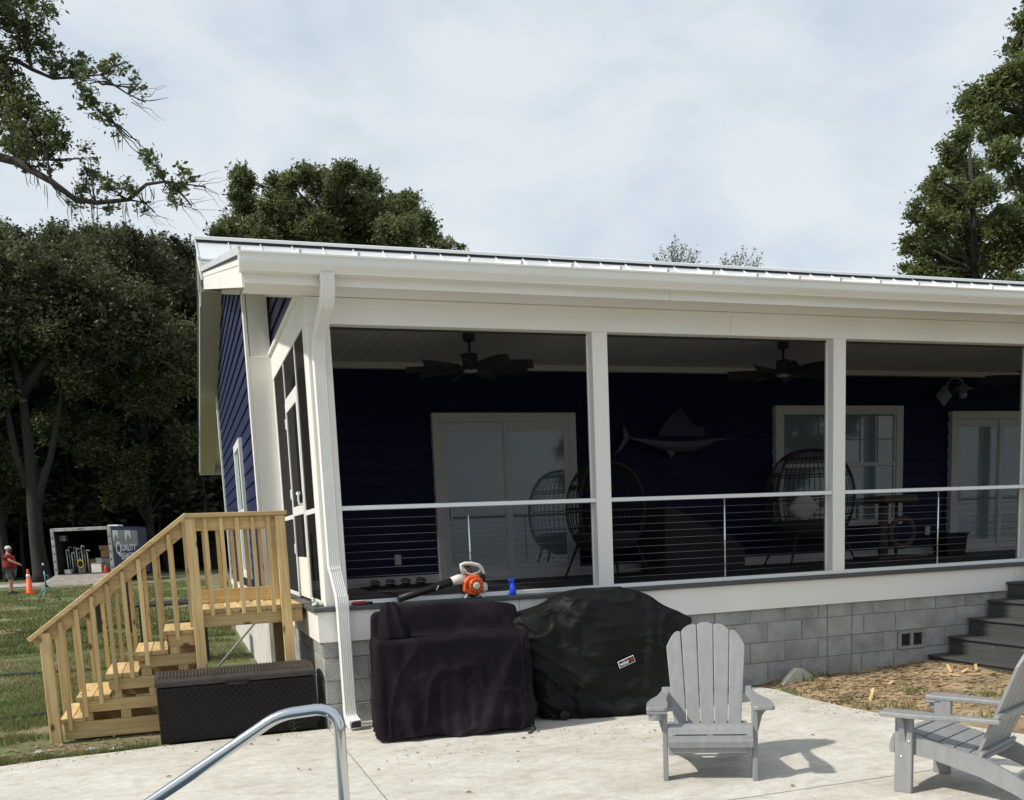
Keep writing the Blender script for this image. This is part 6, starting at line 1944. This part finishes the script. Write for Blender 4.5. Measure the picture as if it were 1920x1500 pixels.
# tufts along the slab edge and beside the bed
r6 = np.random.RandomState(66)
tx = np.concatenate([r6.normal(c, .09, 260) for c in (-1.55, -1.75, -1.95, -2.25, -2.6, -1.48)])
ty = slab_y(tx) + .02 + np.abs(r6.normal(0, .07, len(tx)))
ok_ = ~((tx > -1.40) & (ty < .58))
tag(blades('edge_grass', np.stack([tx[ok_], ty[ok_]], 1), .085, .003, 67), 'longer grass along the left edge of the concrete', 'grass', kind='stuff')
bx2, by2 = [], []
for cx_, cy_, k_ in ((4.42, -1.25, 60), (4.50, -.75, 30), (4.55, -1.75, 70), (5.05, -1.35, 55), (5.45, -1.85, 60), (4.75, -2.5, 60), (5.2, -2.9, 50), (4.85, -3.4, 50), (4.7, -.28, 45), (5.0, -.12, 30), (5.9, -2.5, 40), (4.40, -1.62, 50), (4.47, -2.05, 50)):
    bx2 += list(r6.normal(cx_, .07, k_)); by2 += list(r6.normal(cy_, .07, k_))
bx2, by2 = np.array(bx2), np.array(by2)
sel = (by2 < -.02) & np.array([x > bed_edge(y) + .01 for x, y in zip(bx2, by2)])
bx2, by2 = bx2[sel], by2[sel]
tag(blades('weeds', np.stack([bx2, by2], 1), .10, .004, 68, zf=np.array([bed_z(x, y) for x, y in zip(bx2, by2)])), 'tufts of weeds in the bare soil bed', 'weeds', kind='stuff')
# bark chips and dead leaves over the bed
cm = MB()
for k in range(1500):
    y = -abs(rr_.gauss(0, 1.3)) - .03
    x = bed_edge(y) + .04 + abs(rr_.gauss(0, 1.5))
    if x > 12: continue
    z = bed_z(x, y)
    a = rr_.uniform(0, 6.28)
    L, W_ = rr_.uniform(.012, .05), rr_.uniform(.005, .016)
    d = Vector((math.cos(a), math.sin(a), rr_.uniform(-.2, .3)))
    s_ = Vector((-math.sin(a), math.cos(a), rr_.uniform(-.3, .3)))
    c = Vector((x, y, z + .006))
    cm.obox(c, d, s_, d.cross(s_), L, W_, .003)
tag(cm.build('bark_litter', 'chip'), 'bark chips and dead leaves scattered over the soil bed', 'litter', kind='stuff')
cm = MB()
for k in range(420):
    x = -rr_.uniform(1.45, 3.2)
    y = float(slab_y(x)) + abs(rr_.gauss(0, .28)) + .03
    a = rr_.uniform(0, 6.28)
    d = Vector((math.cos(a), math.sin(a), rr_.uniform(-.2, .3)))
    s_ = Vector((-math.sin(a), math.cos(a), rr_.uniform(-.3, .3)))
    cm.obox(Vector((x, y, float(gz(x, y)) + .012)), d, s_, d.cross(s_), rr_.uniform(.008, .04), rr_.uniform(.004, .012), .002)
tag(cm.build('leaf_litter', 'chip'), 'dead leaves and twigs in the grass by the staircase foot', 'litter', kind='stuff')
def chunk(name, label, cat, m, c, size, seed, group=None):
    r = random.Random(seed)
    b = MB()
    rows = []
    for t in (-1, -.5, .2, .8, 1):
        k = math.sqrt(max(.12, 1 - t * t))
        rows.append([Vector(c) + Vector((size[0] * k * math.cos(a) * r.uniform(.8, 1.15), size[1] * k * math.sin(a) * r.uniform(.8, 1.15), size[2] * t)) for a in np.linspace(0, 2 * math.pi, 9, endpoint=False)])
    b.loft(rows, True)
    return tag(b.build(name, m), label, cat, group)
tag(part('stone_slab', 'stone', None, lambda m: m.prism([(4.44, bed_z(4.5, -.25) - .02), (4.83, bed_z(4.8, -.2) - .02), (4.80, .07), (4.70, .145), (4.62, .155), (4.52, .07)], 'y', -.26, -.19)), 'pale triangular stone slab leaning in the soil against the block wall', 'stone')
tag(part('wood_stake', 'wz', None, lambda m: m.beam((4.545, -1.42, bed_z(4.55, -1.42) - .02), (4.60, -1.40, bed_z(4.55, -1.4) + .11), .028, .012)), 'short pale wood stake stuck in the soil bed', 'stake')
for k, (x, y, a, e) in enumerate(((6.05, -.78, 1.2, .6), (6.12, -.86, .3, .2), (6.0, -.95, 2.2, .1), (6.25, -.9, .9, .5), (6.18, -1.02, 2.8, .05), (5.2, -.9, .5, .1))):
    z = bed_z(x, y) + .02
    d = Vector((math.cos(a) * math.cos(e), math.sin(a) * math.cos(e), math.sin(e)))
    tag(part('wood_splinter', 'wx', None, lambda m: m.beam(Vector((x, y, z)), Vector((x, y, z)) + d * .11, .028, .010)), 'pale split wood scrap lying on the soil bed', 'wood scrap', 'wood scraps on the soil bed')
for k, (x, y) in enumerate(((-2.12, .10), (-1.92, .22), (-2.32, .28), (-1.72, .16))):
    chunk('pebble', ('smaller pale stone in the grass close to the lowest stair post', 'larger pale stone in the grass right of the lowest post', 'pale stone lying in the grass left of the lowest post', 'pale stone nearest the storage box in the grass')[k], 'stone', 'stone', (x, y, float(gz(x, y)) + .015), (.045 + .02 * (k % 2), .035, .018), 80 + k, 'stones before the staircase')
LV = [(-.98, -.42), (-.46, -.33), (-.68, -.36), (.38, -1.42), (.47, -1.36), (1.35, -1.28), (.10, -1.75), (1.05, -2.0), (.50, -2.62), (2.28, -1.62), (2.36, -1.55), (-.35, -1.5), (-.42, -1.43), (2.33, -3.42), (1.75, -1.15), (3.3, -2.3), (-1.3, -1.2)]
for k, (x, y) in enumerate(LV):
    a = rr_.uniform(0, 6.28)
    L = rr_.uniform(.010, .026)
    def lf(m):
        d, s_ = Vector((math.cos(a), math.sin(a), 0)), Vector((-math.sin(a), math.cos(a), 0))
        c = Vector((x, y, .004))
        pts = [c - d * L, c - d * L * .3 + s_ * L * .38 + Vector((0, 0, .008)), c + d * L * .5 + s_ * L * .30 + Vector((0, 0, .010)), c + d * L + Vector((0, 0, .004)), c + d * L * .5 - s_ * L * .30 + Vector((0, 0, .006)), c - d * L * .3 - s_ * L * .38 + Vector((0, 0, .009)), c + Vector((0, 0, .002))]
        m.add(pts, [(0, 6, 1), (1, 6, 2), (2, 6, 3), (3, 6, 4), (4, 6, 5), (5, 6, 0)])
    tag(part('fallen_leaf', 'dryleaf', None, lf), 'small dry brown leaf lying on the concrete patio', 'leaf', 'dry leaves on the patio')
# fine litter swept against the wall, the covers and the edges of the slab
cm = MB()
for k in range(420):
    q = rr_.random()
    if q < .35:
        x, y = rr_.uniform(.3, 4.0), -.06 - abs(rr_.gauss(0, .10))
    elif q < .6:
        y = rr_.uniform(-3.0, -.3)
        x = bed_edge(y) - .03 - abs(rr_.gauss(0, .14))
    elif q < .8:
        x = rr_.uniform(-2.6, -.1)
        y = float(slab_y(x)) - .03 - abs(rr_.gauss(0, .12))
    else:
        x, y = rr_.uniform(.2, 3.2), -1.15 - abs(rr_.gauss(0, .35))
    a = rr_.uniform(0, 6.28)
    d, s_ = Vector((math.cos(a), math.sin(a), 0)), Vector((-math.sin(a), math.cos(a), .2))
    cm.obox(Vector((x, y, .0035)), d, s_, d.cross(s_), rr_.uniform(.003, .012), rr_.uniform(.0015, .004), .001)
tag(cm.build('patio_litter', 'chip'), 'fine plant litter gathered along the edges of the concrete', 'litter', kind='stuff')
# weed growing in front of the storage box
wd = thing('weed_plant', 'small green weed growing at the slab edge in front of the storage box', 'plant', (-.30, -.01, 0))
part('stem', 'leaf2', wd, lambda m: (m.tube([(-.30, -.01, 0), (-.29, -.015, .08), (-.27, -.02, .155)], [.003, .0025, .001], 5), m.tube([(-.30, -.01, 0), (-.33, -.015, .05), (-.35, -.02, .08)], [.003, .002, .001], 5)))
for k in range(16):
    t = k / 15
    c = Vector((-.30 + .03 * t + rr_.uniform(-.05, .05), -.02 + rr_.uniform(-.02, .01), .02 + .14 * t))
    d = Vector((rr_.uniform(-1, 1), rr_.uniform(-.6, .2), rr_.uniform(-.2, .5))).normalized() * .02
    s_ = d.cross(Vector((0, .5, 1))).normalized() * .009
    part('leaf', 'leaf2', wd, lambda m: m.add([c - d, c + s_, c + d, c - s_], [(0, 1, 2, 3)]))
